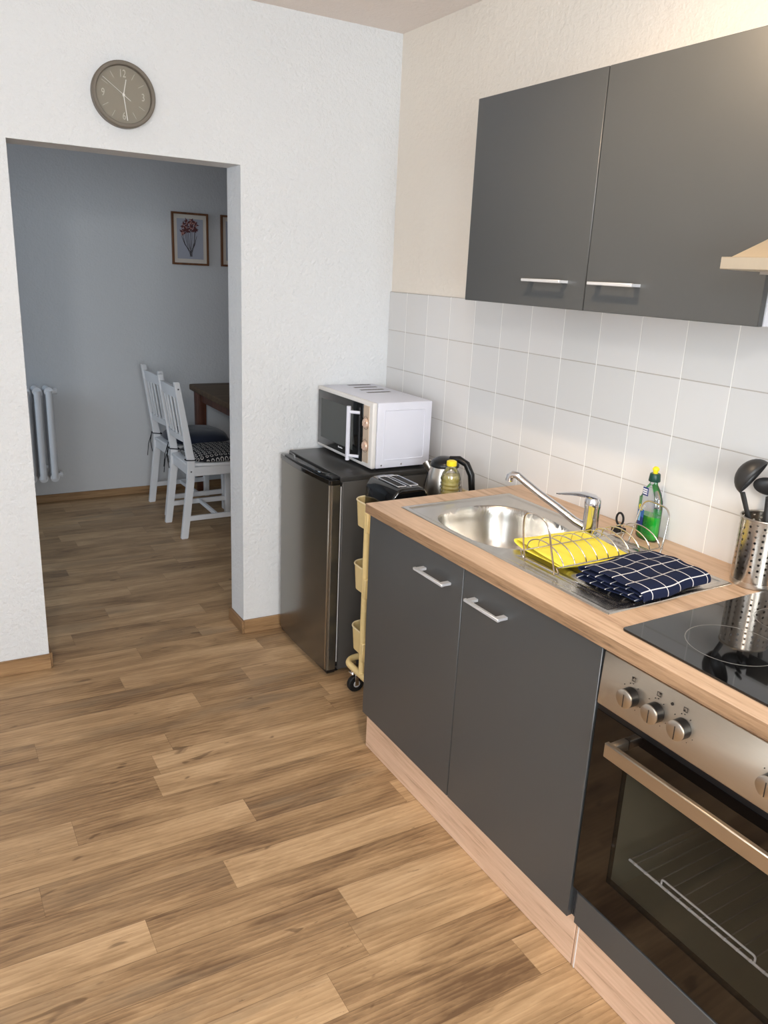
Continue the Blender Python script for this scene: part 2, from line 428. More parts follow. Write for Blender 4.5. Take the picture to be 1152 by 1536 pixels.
def arc(c, r, a0, a1, n, plane='YZ', ry=None):
    ry = ry or r; out = []
    for i in range(n + 1):
        a = a0 + (a1 - a0) * i / n; p, q = r * math.cos(a), ry * math.sin(a)
        out.append({'YZ': (c[0], c[1] + p, c[2] + q), 'XZ': (c[0] + p, c[1], c[2] + q), 'XY': (c[0] + p, c[1] + q, c[2])}[plane])
    return out
def fillet(pts, r, n=5, closed=False):
    P = [Vector(p) for p in pts]; out = []; m = len(P)
    for i in range(m):
        if not closed and i in (0, m - 1): out.append(P[i]); continue
        a, b, c = P[i - 1], P[i], P[(i + 1) % m]
        d1 = (a - b); d2 = (c - b); rr = min(r, d1.length * 0.49, d2.length * 0.49)
        p, q = b + d1.normalized() * rr, b + d2.normalized() * rr
        for k in range(n + 1):
            t = k / n; out.append((1 - t) ** 2 * p + 2 * t * (1 - t) * b + t * t * q)
    return out

# ------------------------------------------------------------ SETTING: floor
def build_floor():
    W = 0.1141
    J = {-3: [-1.234], -2: [-0.788], -1: [-1.017], 0: [-1.58, -0.557], 1: [-1.184, -0.584], 3: [-1.28], 5: [-1.069], -5: [-1.117], -4: [-0.638],
         -6: [-0.835], 6: [-1.656, -0.628], 4: [-1.54], 7: [-1.21], 8: [-1.445], 9: [-0.98], 12: [-0.677], 11: [-1.12], 10: [-1.007], -25: [-1.002],
         -23: [-0.796], -19: [-1.179, -0.70], -14: [-1.227, -0.675], -12: [-0.797], -15: [-0.40], -9: [-1.152], -10: [-0.581], -8: [-0.743]}
    L = {(-3, -1.234): .78, (-2, -0.788): .74, (-1, -1.017): .3, (0, -1.58): .74, (0, -0.557): .66, (1, -1.184): .45, (3, -1.28): .8, (5, -1.069): .25,
         (-5, -1.117): .3, (-4, -0.638): .3, (-6, -0.835): .72, (6, -1.656): .68, (6, -.628): .8, (4, -1.54): .35, (7, -1.21): .72, (8, -1.445): .28,
         (9, -0.98): .8, (12, -0.677): .85, (11, -1.12): .3, (10, -1.007): .62, (-9, -1.152): .72, (-14, -1.227): .7}
    me = bpy.data.meshes.new('floor'); V = []; F = []; UV = []; COL = []
    rnd = random.Random(11)
    for k in range(-28, 37):
        v1 = -0.529 - W * k; v0 = v1 - W
        xa, xb = -3.45, (1.75 if k <= -6 else 0.05)
        js = sorted(J.get(k, []))
        if not js: js = [rnd.uniform(-2.2, -0.9)]
        while js[0] > xa + 0.9: js.insert(0, js[0] - rnd.uniform(0.75, 1.25))
        while js[-1] < xb - 0.9: js.append(js[-1] + rnd.uniform(0.75, 1.25))
        js = [j for j in js if xa + .1 < j < xb - .1]; cuts = [xa] + js + [xb]
        for a, b in zip(cuts, cuts[1:]):
            tone = rnd.uniform(0.2, 0.8)
            for (kk, xx), t in L.items():
                if kk == k and abs(xx - a) < 0.002: tone = t
                if kk == k and abs(xx - b) < 0.002: tone = 1.0 - t + rnd.uniform(-.08, .08)
            sh = rnd.random(); bl = rnd.random(); i = len(V)
            V += [(a, v0 + AW * a, 0), (b, v0 + AW * b, 0), (b, v1 + AW * b, 0), (a, v1 + AW * a, 0)]
            F.append((i, i + 1, i + 2, i + 3)); UV += [(0, 0), (b - a, 0), (b - a, W), (0, W)]; COL += [(tone, sh, bl, 1)] * 4
    me.from_pydata(V, [], F); uvl = me.uv_layers.new(name='plank_uv')
    for i, u in enumerate(UV): uvl.data[i].uv = u
    ca = me.color_attributes.new('plank', 'FLOAT_COLOR', 'CORNER')
    for i, c in enumerate(COL): ca.data[i].color = c
    me.materials.append(M['floor']); o = bpy.data.objects.new('floor', me); C.objects.link(o)
    struct(o, 'wood look plank floor running through both rooms')
build_floor()

# ------------------------------------------------------------ SETTING: walls
XL, XR, ZD, TD = -1.4543, -0.6623, 1.9299, 0.151
KL, KF = -3.40, -4.55          # kitchen left wall x, front wall y
skew = lambda x, y, z: (x, y + AW * x, z)
struct(MB().slab([KL - .05, XL, XR, 1.75], [0, ZD, ZC], {(1, 0)}, 0, TD, 'Y').build('wall_back', 'wall', warp=skew), 'white rough plaster wall with the open doorway')
struct(MB().box(0.008, 0.12, KF, 0.0, 0, ZC).build('wall_right', 'wall_r'), 'warm white wall behind the kitchen units')
struct(MB().box(0.0, 0.0078, -4.0, -0.0005, 0.0, 1.4914, 0.0015, 1).build('wall_tiles', 'tiles', org=(0, 0, 0)), 'white square tiled splashback')
struct(MB().slab([KF, -3.15, -2.25, 0.14], [0, 0.95, 2.2, ZC], {(1, 1)}, KL - .12, KL, 'X').build('wall_left', 'wall'))
struct(MB().slab([KL - .12, -2.75, -1.15, 0.12], [0, 0.9, 2.25, ZC], {(1, 1)}, KF - .12, KF, 'Y').build('wall_front', 'wall'))
struct(MB().box(KL - .12, 1.87, KF - .12, YF + .12, ZC, ZC + .1).build('ceiling', 'ceil'), 'plain off white ceiling')
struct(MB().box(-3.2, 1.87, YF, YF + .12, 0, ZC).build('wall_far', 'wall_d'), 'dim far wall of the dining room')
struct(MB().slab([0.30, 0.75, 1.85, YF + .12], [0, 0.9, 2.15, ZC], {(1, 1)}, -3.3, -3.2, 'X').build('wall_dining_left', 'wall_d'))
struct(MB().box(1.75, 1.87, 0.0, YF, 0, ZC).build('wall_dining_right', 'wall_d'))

def window(name, x, y0, y1, z0, z1):
    w = bpy.data.objects.new(name, None); C.objects.link(w); w.location = (x, (y0 + y1) / 2, z0); w['_o'] = list(w.location); struct(w)
    f = MB(); t = 0.05
    f.slab([y0, y0 + t, (y0 + y1) / 2 - .03, (y0 + y1) / 2 + .03, y1 - t, y1], [z0, z0 + t, z1 - t, z1], {(1, 1), (3, 1)}, x - .07, x - .02, 'X')
    f.build('window_frame', 'white_app', w)
    MB().box(x - .05, x - .044, y0 + t, y1 - t, z0 + t, z1 - t).build('window_pane', 'glass', w)
    MB().box(x - .05, x + .14, y0 - .04, y1 + .04, z0 - .03, z0, .004).build('window_sill', 'white_app', w)
window('window_1', KL, -3.15, -2.25, 0.95, 2.2)
def window_y(name, y, x0, x1, z0, z1):
    w = bpy.data.objects.new(name, None); C.objects.link(w); w.location = ((x0 + x1) / 2, y, z0); w['_o'] = list(w.location); struct(w)
    t = .05
    MB().slab([x0, x0 + t, (x0 + x1) / 2 - .03, (x0 + x1) / 2 + .03, x1 - t, x1], [z0, z0 + t, z1 - t, z1], {(1, 1), (3, 1)}, y - .07, y - .02, 'Y').build('window_frame', 'white_app', w)
    MB().box(x0 + t, x1 - t, y - .05, y - .044, z0 + t, z1 - t).build('window_pane', 'glass', w)
    MB().box(x0 - .04, x1 + .04, y - .05, y + .14, z0 - .03, z0).build('window_sill', 'white_app', w)
window_y('window_3', KF, -2.75, -1.15, 0.9, 2.25)
window('window_2', -3.2, 0.75, 1.85, 0.9, 2.15)

# baseboards
bbz = 0.062
struct(MB().box(XR - .0, -0.012, -0.012, 0, 0, bbz, .002, 1).build('baseboard_back', 'base_oak', warp=skew))
struct(MB().box(KL, XL + .004, -0.012, 0, 0, bbz, .002, 1).build('baseboard_back_left', 'base_oak', warp=skew))
struct(MB().box(XR - .012, XR, -0.012, TD + .01, 0, bbz, .002, 1).build('baseboard_reveal', 'base_oak_y', warp=skew))
struct(MB().box(XL, XL + .012, 0.0, TD + .01, 0, bbz, .002, 1).build('baseboard_reveal_left', 'base_oak_y', warp=skew))
struct(MB().box(-3.2, 1.75, YF - .012, YF, 0, .05, .002, 1).build('baseboard_far', 'base_oak'))
struct(MB().box(KL, KL + .012, KF, 0.0, 0, bbz, .002, 1).build('baseboard_left', 'base_oak_y'))

# ------------------------------------------------------------ handles
def bar_handle(parent, x, y0, y1, z, t=0.008, proj=0.028):
    """flat bar along y in front of plane x, with two square mounts"""
    b = MB().box(x - proj - .005, x - proj + .004, y0, y1, z - t / 2, z + t / 2, .0012, 1)
    for y in (min(y0, y1) + .002, max(y0, y1) - .020):
        b.box(x - proj, x, y, y + .016, z - t / 2 + .0005, z + t / 2 - .0005)
    o = b.build('handle', 'handle', parent); o['label'] = 'short flat metal bar handle'; return o

# ------------------------------------------------------------ base cabinet
YC = -0.9759; YS = -1.4832; YO = -1.986; YE = -2.592; ZB = 0.1352; WT = 0.8453
cab = thing('base_cabinet', 'dark grey two door sink cabinet with bar handles under the worktop', 'cabinet', (-0.3, -1.48, 0))
b = MB()
b.box(-.597, -.015, YC - .016, YC, ZB, WT); b.box(-.597, -.015, YO + .002, YO + .018, ZB, WT)
b.box(-.597, -.015, YO + .018, YC - .016, ZB, ZB + .016); b.box(-.030, -.015, YO + .018, YC - .016, ZB + .016, WT)
b.box(-.597, -.58, YO + .018, YC - .016, WT - .05, WT)
b.build('carcass', 'carcass_d', cab)
for (a, c, h0, h1) in ((YC - .001, YS + .0015, -1.287, -1.431), (YS - .0015, YO + .004, -1.531, -1.674)):
    d = MB().box(XB, -.5975, c, a, ZB, WT - .002, .0012, 1).build('door', 'dgrey', cab)
    bar_handle(d, XB, h1, h0, 0.7715)
for i, (a, c) in enumerate(((YC - .004, YO - .012),)):
    MB().box(-.597, -.581, c, a, 0.001, ZB - .001, .001, 1).build('plinth', 'oak_plinth', cab)

# ------------------------------------------------------------ worktop
SX0, SX1, SY0, SY1 = -.552, -.124, -1.929, -1.056
wt = MB().slab([-.631, SX0 + .012, SX1 - .012, -0.0005], [YE - .02, SY0 + .012, SY1 - .012, YC + .0], {(1, 1)}, WT, HW, 'Z')
wto = wt.build('worktop', 'oak_top', org=(-.3, -1.7, HW), smooth=False); tag(wto, 'pale oak worktop carrying the steel sink and black hob', 'worktop')
eg = MB().box(-.6318, -.6308, YE - .02, YC + .0, WT + .0004, HW - .0012).build('front_edge', 'oak_edge', None, org=(-.3, -1.7, HW)); eg.parent = wto; eg.location = (0, 0, 0)
eg['label'] = 'darker oak grain edge strip'

# ------------------------------------------------------------ sink
def sink():
    s = thing('sink', 'stainless steel sink with oval bowl and ridged drainer set in worktop', 'sink', ((SX0 + SX1) / 2, (SY0 + SY1) / 2, HW))
    nx, ny = 140, 270; top = HW + .0035
    cx, cy, ax, ay = -.362, -1.325, .163, .193
    def z(x, y):
        e = min(x - SX0, SX1 - x, y - SY0, SY1 - y)          # distance to rim
        h = top - .0006
        if e < .004: h = top - .0025 * (1 - e / .004)
        # recessed field inside raised border
        t = max(0.0, min(1.0, (e - .016) / .006)); h -= .0035 * t * t * (3 - 2 * t)
        q = ((abs(x - cx) / ax) ** 2.7 + (abs(y - cy) / ay) ** 2.7) ** (1 / 2.7)
        if q < 1.03:
            k = max(0.0, min(1.0, (1.03 - q) / .33)); d = .150 * (1 - (1 - k) ** 2.4)
            if 1.03 - q < .035: d *= (1.03 - q) / .035
            if q < .70: d = .150 + .006 * (1 - q / .70)
            h = min(h, top - .004 - d)
        elif y < -1.545 and -.50 < x < -.165 and y > -1.895:   # drainer ridges
            u = min(x + .50, -.165 - x, -1.545 - y, y + 1.895); w = max(0., min(1., u / .012))
            h -= w * (.003 + .0022 * math.cos((x + .50) * 2 * PI / .042))
        return h
    bm = bmesh.new(); g = []
    xs = [SX0 + (SX1 - SX0) * i / nx for i in range(nx + 1)]; ys = [SY0 + (SY1 - SY0) * j / ny for j in range(ny + 1)]
    for x in xs: g.append([bm.verts.new((x, y, z(x, y))) for y in ys])
    for i in range(nx):
        for j in range(ny): bm.faces.new((g[i][j], g[i + 1][j], g[i + 1][j + 1], g[i][j + 1]))
    m = MB(); m.bm.free(); m.bm = bm
    # rolled down rim
    r = .001
    per = [g[i][0] for i in range(nx + 1)] + [g[nx][j] for j in range(1, ny + 1)] + [g[i][ny] for i in range(nx - 1, -1, -1)] + [g[0][j] for j in range(ny - 1, 0, -1)]
    low = [bm.verts.new((v.co.x, v.co.y, HW + .0003)) for v in per]
    for k in range(len(per)): bm.faces.new((per[k], per[(k + 1) % len(per)], low[(k + 1) % len(per)], low[k]))
    bmesh.ops.recalc_face_normals(bm, faces=bm.faces)
    m.build('basin', 'sinksteel', s, ang=60)
    dz = top - .004 - .156
    MB().lathe([(0.0, .003), (.012, .003), (.014, .0015), (.034, .0015), (.041, .004), (.043, .001)], (cx, cy, dz), n=32).build('drain', 'chrome', s)
    return s
sink()

# ------------------------------------------------------------ faucet
fx, fy = -.190, -1.500
fa = thing('faucet', 'chrome single lever mixer tap swung over the sink bowl', 'tap', (fx, fy, HW + .001))
MB().lathe([(.0, 0), (.027, 0), (.027, .006), (.0225, .010), (.0222, .080), (.0235, .086), (.0235, .104), (.020, .112), (.0, .114)], (fx, fy, HW + .001), n=32).build('body', 'chrome', fa)
E1 = Vector((-.312, -1.288, 1.016)); B0 = Vector((fx - .012, fy + .014, .902))
d = (E1 - B0)
pts = [B0, B0 + d * .12 + Vector((0, 0, -.004)), B0 + d * .35, B0 + d * .62, B0 + d * .84 + Vector((0, 0, .004)), E1 + Vector((0, 0, .006)) - d * .06, E1, E1 + d * .035 + Vector((0, 0, -.010)), E1 + d * .045 + Vector((0, 0, -.026))]
MB().tube(pts, .011, 16, radii=[.013, .012, .0112, .0108, .0106, .0108, .0112, .0118, .012]).build('spout', 'chrome', fa)
lv = MB(); L1 = Vector((-.292, -1.458, 1.000)); L0 = Vector((fx + .006, fy, HW + .112))
lv.tube([L0, L0 + (L1 - L0) * .25 + Vector((0, 0, .006)), L0 + (L1 - L0) * .55 + Vector((0, 0, .005)), L0 + (L1 - L0) * .9 + Vector((0, 0, .001)), L1], .01, 14, radii=[.021, .020, .012, .007, .004], flat=0.42)
lv.build('lever', 'chrome', fa)

# ------------------------------------------------------------ sink plug
px_, py_ = -.088, -1.515
pg = thing('sink_plug', 'black rubber sink plug with upright ring beside the tap', 'plug', (px_, py_, HW))
MB().prism([(px_ + .021 * math.cos(a) * 1.1, py_ + .021 * math.sin(a)) for a in [PI / 4 + i * PI / 2 for i in range(4)]], HW + .0006, HW + .016, 'Z', .003).build('stopper', 'rubber', pg)
b = MB(); b.cyl((px_, py_, HW + .016), (px_, py_, HW + .026), .006, 14, .004)
b.tube(arc((px_, py_, HW + .042), .013, 0, 2 * PI * 23 / 24, 23, 'YZ', .018), .0032, 8, closed=True); b.build('ring', 'rubber', pg)

# ------------------------------------------------------------ detergent bottle
bx, by = -.052, -1.588
bt = thing('detergent_bottle', 'clear bottle half full of green dish soap with yellow tip', 'bottle', (bx, by, HW), rotz=math.radians(-8))
def oval(prof, z0, n=36, sx=0.52): return MB().lathe(prof, (0, 0, z0), n=n, sx=sx, sy=1.0)
body = [(0, .0), (.036, .0), (.041, .005), (.0425, .02), (.0425, .095), (.040, .118), (.031, .140), (.020, .155), (.0145, .162), (.0135, .172), (0, .172)]
m_ = oval(body, 0.0008); m_.build('shell', 'pet', bt)
oval([(0, .003), (.034, .003), (.0385, .007), (.040, .02), (.040, .072), (0, .072)], 0.0008).build('soap', 'liquid', bt)
MB().lathe([(0, 0), (.0155, 0), (.0165, .002), (.0145, .021), (.013, .023), (0, .023)], (0, 0, .170)).build('cap', 'green', bt)
MB().lathe([(0, 0), (.0065, 0), (.007, .006), (.0098, .011), (.0095, .014), (.005, .019), (0, .020)], (0, 0, .193)).build('spout_tip', 'capyellow', bt)
def wrap(pts2d, mat, name, off=0.0012, rad=.0425):
    """flat decal wrapped on the front-left of the oval bottle: pts (s,z)"""
    b = MB(); n = 12; s0 = min(p[0] for p in pts2d); s1 = max(p[0] for p in pts2d); z0 = min(p[1] for p in pts2d); z1 = max(p[1] for p in pts2d); g = []
    for i in range(n + 1):
        s = s0 + (s1 - s0) * i / n; y = rad * math.sin(s); x = -rad * .52 * math.cos(s) - off
        g.append((b.bm.verts.new((x, -y * 1.0, z0)), b.bm.verts.new((x, -y * 1.0, z1))))
    for p, q in zip(g, g[1:]): b.bm.faces.new((p[0], q[0], q[1], p[1]))
    return b.build(name, mat, bt)
A0, A1 = -.95, .05
wrap([(A0, .040), (A1, .066)], 'lbldark', 'label'); wrap([(A0, .066), (A1, .088)], 'lblblue', 'label'); wrap([(A0, .088), (A1 - .35, .122)], 'lblgreen', 'label')
wrap([(A0 + .25, .052), (A1 - .3, .078)], 'lblsky', 'label', .0018)
for z_, w_ in ((.141, .010),):
    b = MB().box(-.020, -.0185, -.004, .018, .128, .152, .003); b.build('brand_badge', 'lbldark', bt)
    q = MB()
    for zz in (.146, .140, .134):
        for k in range(5): q.box(-.0212, -.0200, -.001 + k * .0035, .0012 + k * .0035, zz - .0018, zz + .0018)
    q.build('badge_print', 'lblwhite', bt)
t_ = text_mb('fit', .024); t_.xf(Matrix.Translation((-.0245, .012, .092)) @ Euler((PI / 2, 0, -PI / 2 - .15)).to_matrix().to_4x4()); t_.build('label_text', 'capyellow', bt)

# ------------------------------------------------------------ dish rack
rk = thing('dish_rack', 'chrome wire plate rack standing on the sink drainer', 'dish rack', (-.32, -1.65, HW))
zr = HW + .0275; yb, yf_ = -1.580, -1.716
w = .0019
for nm, y in (('rail', yb), ('rail', yf_)):
    MB().tube([(-.508, y, zr), (-.14, y, zr)], w, 8).build(nm, 'wire', rk)
for i in range(10):
    x = -.49 + i * .038
    p = [(x - .012 * math.sin(a), (yb + yf_) / 2 + (yb - yf_) / 2 * math.cos(a), zr + .046 * math.sin(a)) for a in [PI * k / 16 for k in range(17)]]
    MB().tube(p, w * .85, 7).build('arch_wire', 'wire', rk)
for sx_, x in ((-1, -.512), (1, -.136)):
    ym = -1.655; lean = .028 * sx_; tz_ = .152 if sx_ < 0 else .132
    top = [(x, ym + .048, HW + .008), (x + lean * .5, ym + .052, HW + .07)]
    hoop = [(x, ym + .056, HW + .007), (x + lean * .6, ym + .052, HW + .075), (x + lean, ym + .045, HW + tz_), (x + lean, ym - .045, HW + tz_ - .006), (x + lean * .6, ym - .052, HW + .075), (x, ym - .056, HW + .007)]
    MB().tube(fillet(hoop, .04, 6), w * 1.25, 8).build('end_hoop', 'wire', rk)
    MB().tube(fillet([(x, yb, zr), (x - .01 * sx_, yb, HW + .0075), (x - .01 * sx_, yf_, HW + .0075), (x, yf_, zr)], .012, 4), w * 1.1, 8).build('foot_wire', 'wire', rk)

# ------------------------------------------------------------ yellow sponge cloth
def cloth_from_profile(name, prof, x0, x1, thick, mat, nx=24, wob=0.0, rot=0.0, cen=(0, 0, 0), uvs=False, par=None):
    """prof: (y,z) polyline of a folded sheet, extruded along x"""
    bm = bmesh.new(); uvl = bm.loops.layers.uv.new('cloth'); P = prof; g = []; S = [0]
    for a, c in zip(P, P[1:]): S.append(S[-1] + math.hypot(c[0] - a[0], c[1] - a[1]))
    rnd = random.Random(5)
    for i in range(nx + 1):
        u = x0 + (x1 - x0) * i / nx; row = []
        for j, (y, z) in enumerate(P):
            dz = wob * (math.sin(u * 31 + j * .35) + .6 * math.sin(u * 57 + S[j] * 40)); row.append(bm.verts.new((u + .004 * math.sin(S[j] * 33), y + .003 * math.sin(u * 40), z + dz)))
        g.append(row)
    for i in range(nx):
        for j in range(len(P) - 1):
            f = bm.faces.new((g[i][j], g[i + 1][j], g[i + 1][j + 1], g[i][j + 1]))
            for lp, (a, c) in zip(f.loops, ((i, j), (i + 1, j), (i + 1, j + 1), (i, j + 1))): lp[uvl].uv = (x0 + (x1 - x0) * a / nx, S[c])
    bmesh.ops.recalc_face_normals(bm, faces=bm.faces)
    me = bpy.data.meshes.new(name)
    for f in bm.faces: f.smooth = True
    bm.to_mesh(me); bm.free(); me.materials.append(M[mat])
    o = bpy.data.objects.new(name, me); C.objects.link(o); o.location = cen; o.rotation_euler = (0, 0, rot)
    md = o.modifiers.new('thick', 'SOLIDIFY'); md.thickness = thick; md.offset = 0
    sb = o.modifiers.new('sub', 'SUBSURF'); sb.levels = 1; sb.render_levels = 1
    if par: o.parent = par
    return o
prof = [(-.105, .0035), (-.05, .003), (0, .003), (.05, .0035), (.088, .005), (.1, .009), (.103, .013), (.098, .017), (.08, .0185), (.04, .0175), (.0, .0165), (-.04, .0145), (-.08, .0105), (-.11, .0075)]
sc_ = cloth_from_profile('sponge_cloth', prof, -.115, .115, .0035, 'yellow', wob=.0005, rot=math.radians(-4), cen=(-.345, -1.590, HW + .0032))
tag(sc_, 'yellow sponge cloth folded under the wires of the dish rack', 'cloth')

# ------------------------------------------------------------ tea towel (folded stack)
tp = []
def layer(y0, y1, z, n=9): return [(y0 + (y1 - y0) * k / n, z + .0015 * math.sin(k * 1.1)) for k in range(n + 1)]
tp += layer(-.085, .088, .004) + [(.094, .0065), (.094, .010)] + layer(.088, -.088, .0135) + [(-.096, .016), (-.096, .020)] + layer(-.088, .085, .023) + [(.092, .026), (.092, .030)] + \
      [(.085 - .17 * k / 12, .0325 + .006 * math.sin(PI * k / 12) + .002 * math.sin(k * 1.3)) for k in range(13)] + [(-.092, .031), (-.1, .024), (-.101, .015), (-.1, .008)]
tt = cloth_from_profile('tea_towel', tp, -.128, .128, .003, 'towel', nx=30, wob=.0009, rot=math.radians(5), cen=(-.332, -1.824, HW + .0025))
tag(tt, 'folded navy tea towel with white grid lines on the drainer', 'towel')

# ------------------------------------------------------------ utensil holder and utensils
hx, hy, hr, hh = -.066, -1.947, .0570, .172
hd = thing('utensil_holder', 'perforated steel cylinder holding black kitchen utensils beside hob', 'utensil holder', (hx, hy, HW))
def cyl_uv(r, z0, z1, n=64):
    bm = bmesh.new(); uvl = bm.loops.layers.uv.new('wrap'); A = [bm.verts.new((hx + r * math.cos(2 * PI * k / n), hy + r * math.sin(2 * PI * k / n), z0)) for k in range(n)]
    B = [bm.verts.new((v.co.x, v.co.y, z1)) for v in A]
    for k in range(n):
        f = bm.faces.new((A[k], A[(k + 1) % n], B[(k + 1) % n], B[k])); L = 2 * PI * .0570
        for lp, (a, zz) in zip(f.loops, ((k, 0), (k + 1, 0), (k + 1, z1 - z0), (k, z1 - z0))): lp[uvl].uv = (L * a / n, zz)
    mb = MB(); mb.bm.free(); mb.bm = bm; return mb
cyl_uv(hr, HW + .012, HW + hh - .002).build('mesh_body', 'perf', hd)
MB().lathe([(0, .001), (hr - .001, .001), (hr + .0005, .002), (hr + .0005, .014), (hr - .001, .015), (hr - .002, .010), (0, .010)], (hx, hy, HW), n=48).build('base_ring', 'steel', hd)
MB().tube(arc((hx, hy, HW + hh - .001), hr, 0, 2 * PI * 63 / 64, 63, 'XY'), .0022, 8, closed=True).build('rim', 'steel', hd)
MB().lathe([(0, 0), (.048, 0), (.048, .003), (0, .003)], (hx, hy, HW + .0165)).build('inner_base', 'cabinetin', hd)

def spoon_path(p0, p1, r0, r1, name, parent, mat='nylon'):
    P0, P1 = Vector(p0), Vector(p1)
    return MB().tube([P0, P0.lerp(P1, .5), P1], r0, 10, radii=[r0, (r0 + r1) / 2, r1], flat=.55).build(name, mat, parent)
zb0 = HW + .025
ld = thing('ladle', 'black nylon soup ladle with its bowl up, leftmost in the steel holder', 'ladle', (hx - .02, hy + .01, zb0))
spoon_path((hx + .01, hy - .01, zb0), (hx - .034, hy + .052, HW + .224), .005, .007, 'shaft', ld)
b = MB(); n1 = 12; R_ = .042
bm = b.bm; rings = []
for i in range(8):
    a = PI / 2 * i / 7; rr = R_ * math.sin(a); zz = -R_ * math.cos(a) * .62
    rings.append([bm.verts.new((rr * math.cos(2 * PI * k / 28), rr * math.sin(2 * PI * k / 28), zz)) for k in range(28)] if i else [bm.verts.new((0, 0, zz))])
for a_, c_ in zip(rings, rings[1:]):
    for k in range(28):
        k2 = (k + 1) % 28
        bm.faces.new((a_[0], c_[k], c_[k2]) if len(a_) == 1 else (a_[k], a_[k2], c_[k2], c_[k]))
bmesh.ops.recalc_face_normals(bm, faces=bm.faces)
D = (Vector((.538, -.843, 0)) * .82 + Vector((0, 0, -.48)) - Vector((.843, .538, 0)) * .22).normalized()
U = Vector((.538 * .55, -.843 * .55, 1.0)); U = (U - D * U.dot(D)).normalized(); W2 = D.cross(U)
b.xf(Matrix.Translation(Vector((hx - .017, hy + .040, HW + .262))) @ Matrix((U, W2, D)).transposed().to_4x4() @ Matrix.Diagonal((1.16, .95, 1.6, 1)))
lb = b.build('bowl', 'nylon', ld); mo = lb.modifiers.new('s', 'SOLIDIFY'); mo.thickness = .0025

sv = thing('pasta_server', 'black nylon pasta spoon with prongs behind the ladle', 'pasta spoon', (hx, hy, zb0))
spoon_path((hx - .02, hy - .02, zb0), (hx + .014, hy + .012, HW + .218), .005, .008, 'shaft', sv)
b = MB(); cc = Vector((hx + .016, hy + .018, HW + .240))
b.lathe([(0, -.006), (.018, -.004), (.026, .002), (.027, .006), (.018, .003), (0, .001)], (0, 0, 0), n=24, sx=.85, sy=1.35)
b.xf(Matrix.Translation(cc) @ Euler((math.radians(20), math.radians(80), math.radians(50))).to_matrix().to_4x4()); b.build('head', 'nylon', sv)
for k in range(4):
    p = cc + Vector((-.012, -.010 - .004 * (k % 2), -.022 + k * .015)); MB().tube([p, p + Vector((-.008, -.012, .0)), p + Vector((-.012, -.024, .003))], .004, 8, radii=[.0045, .0045, .003]).build('prong', 'nylon', sv)
tg = thing('kitchen_spatula', 'black nylon spatula handle rightmost in the steel holder', 'spatula', (hx + .02, hy - .03, zb0))
spoon_path((hx + .022, hy - .024, zb0), (hx + .026, hy - .038, HW + .205), .005, .0065, 'shaft', tg)
MB().box(hx + .018, hx + .023, hy - .075, hy - .012, HW + .205, HW + .265, .002).build('blade', 'nylon', tg)

# ------------------------------------------------------------ hob
hb = thing('hob', 'black glass hob with printed cooking rings set in the worktop', 'hob', (-.33, -2.28, HW))
HX0, HX1, HY0, HY1 = -.583, -.088, -2.575, -1.997
pts = []
for (cx_, cy_, a0) in ((HX1 - .008, HY1 - .008, 0), (HX0 + .008, HY1 - .008, PI / 2), (HX0 + .008, HY0 + .008, PI), (HX1 - .008, HY0 + .008, 1.5 * PI)):
    for k in range(5): pts.append((cx_ + .008 * math.cos(a0 + PI / 8 * k), cy_ + .008 * math.sin(a0 + PI / 8 * k)))
MB().prism(pts, HW + .0005, HW + .0055, 'Z', .001, 1).build('glass_plate', 'hobglass', hb)
for (x, y, r) in ((-.432, -2.155, .092), (-.215, -2.14, .072), (-.445, -2.435, .072), (-.205, -2.43, .092)):
    b = MB(); b.lathe([(r - .0008, 0), (r + .0008, 0), (r + .0008, .0002), (r - .0008, .0002), (r - .0008, 0)], (x, y, HW + .0056), n=72)
    if r > .08: b.lathe([(r * .62 - .0005, 0), (r * .62 + .0005, 0), (r * .62 + .0005, .0002), (r * .62 - .0005, .0002), (r * .62 - .0005, 0)], (x, y, HW + .0056), n=72) if False else None
    b.build('cooking_ring', 'ringmark', hb)

# ------------------------------------------------------------ oven
OY0, OY1 = -2.586, -1.9895
ov = thing('oven', 'built in electric oven with steel control panel and black glass door', 'oven', (-.35, -2.29, .14))
b = MB().hexa([(-.598, OY0, .708), (-.598, OY1, .708), (-.598, OY1, .838), (-.598, OY0, .838), (XB - .006, OY0, .711), (XB - .006, OY1, .711), (XB - .001, OY1, .832), (XB - .001, OY0, .832)], .002, 1)
cp = b.build('control_panel', 'steel_y', ov)
xk0 = XB - .004
for y in (-2.0760, -2.1405, -2.2040, -2.395, -2.458, -2.520):
    kb = MB().lathe([(0, 0), (.0200, 0), (.0198, -.020), (0, -.020)], (xk0, y, .7695), 'X', 32).build('knob', 'black', cp)
    MB().lathe([(0, 0), (.0185, 0), (.0200, .001), (.0200, .0035), (0, .0035)][::-1], (xk0 - .0235, y, .7695), 'X', 32).build('knob_face', 'steel', kb)
    MB().box(xk0 - .0242, xk0 - .0233, y - .0009, y + .0009, .7515, .7795).build('pointer_line', 'ink', kb)
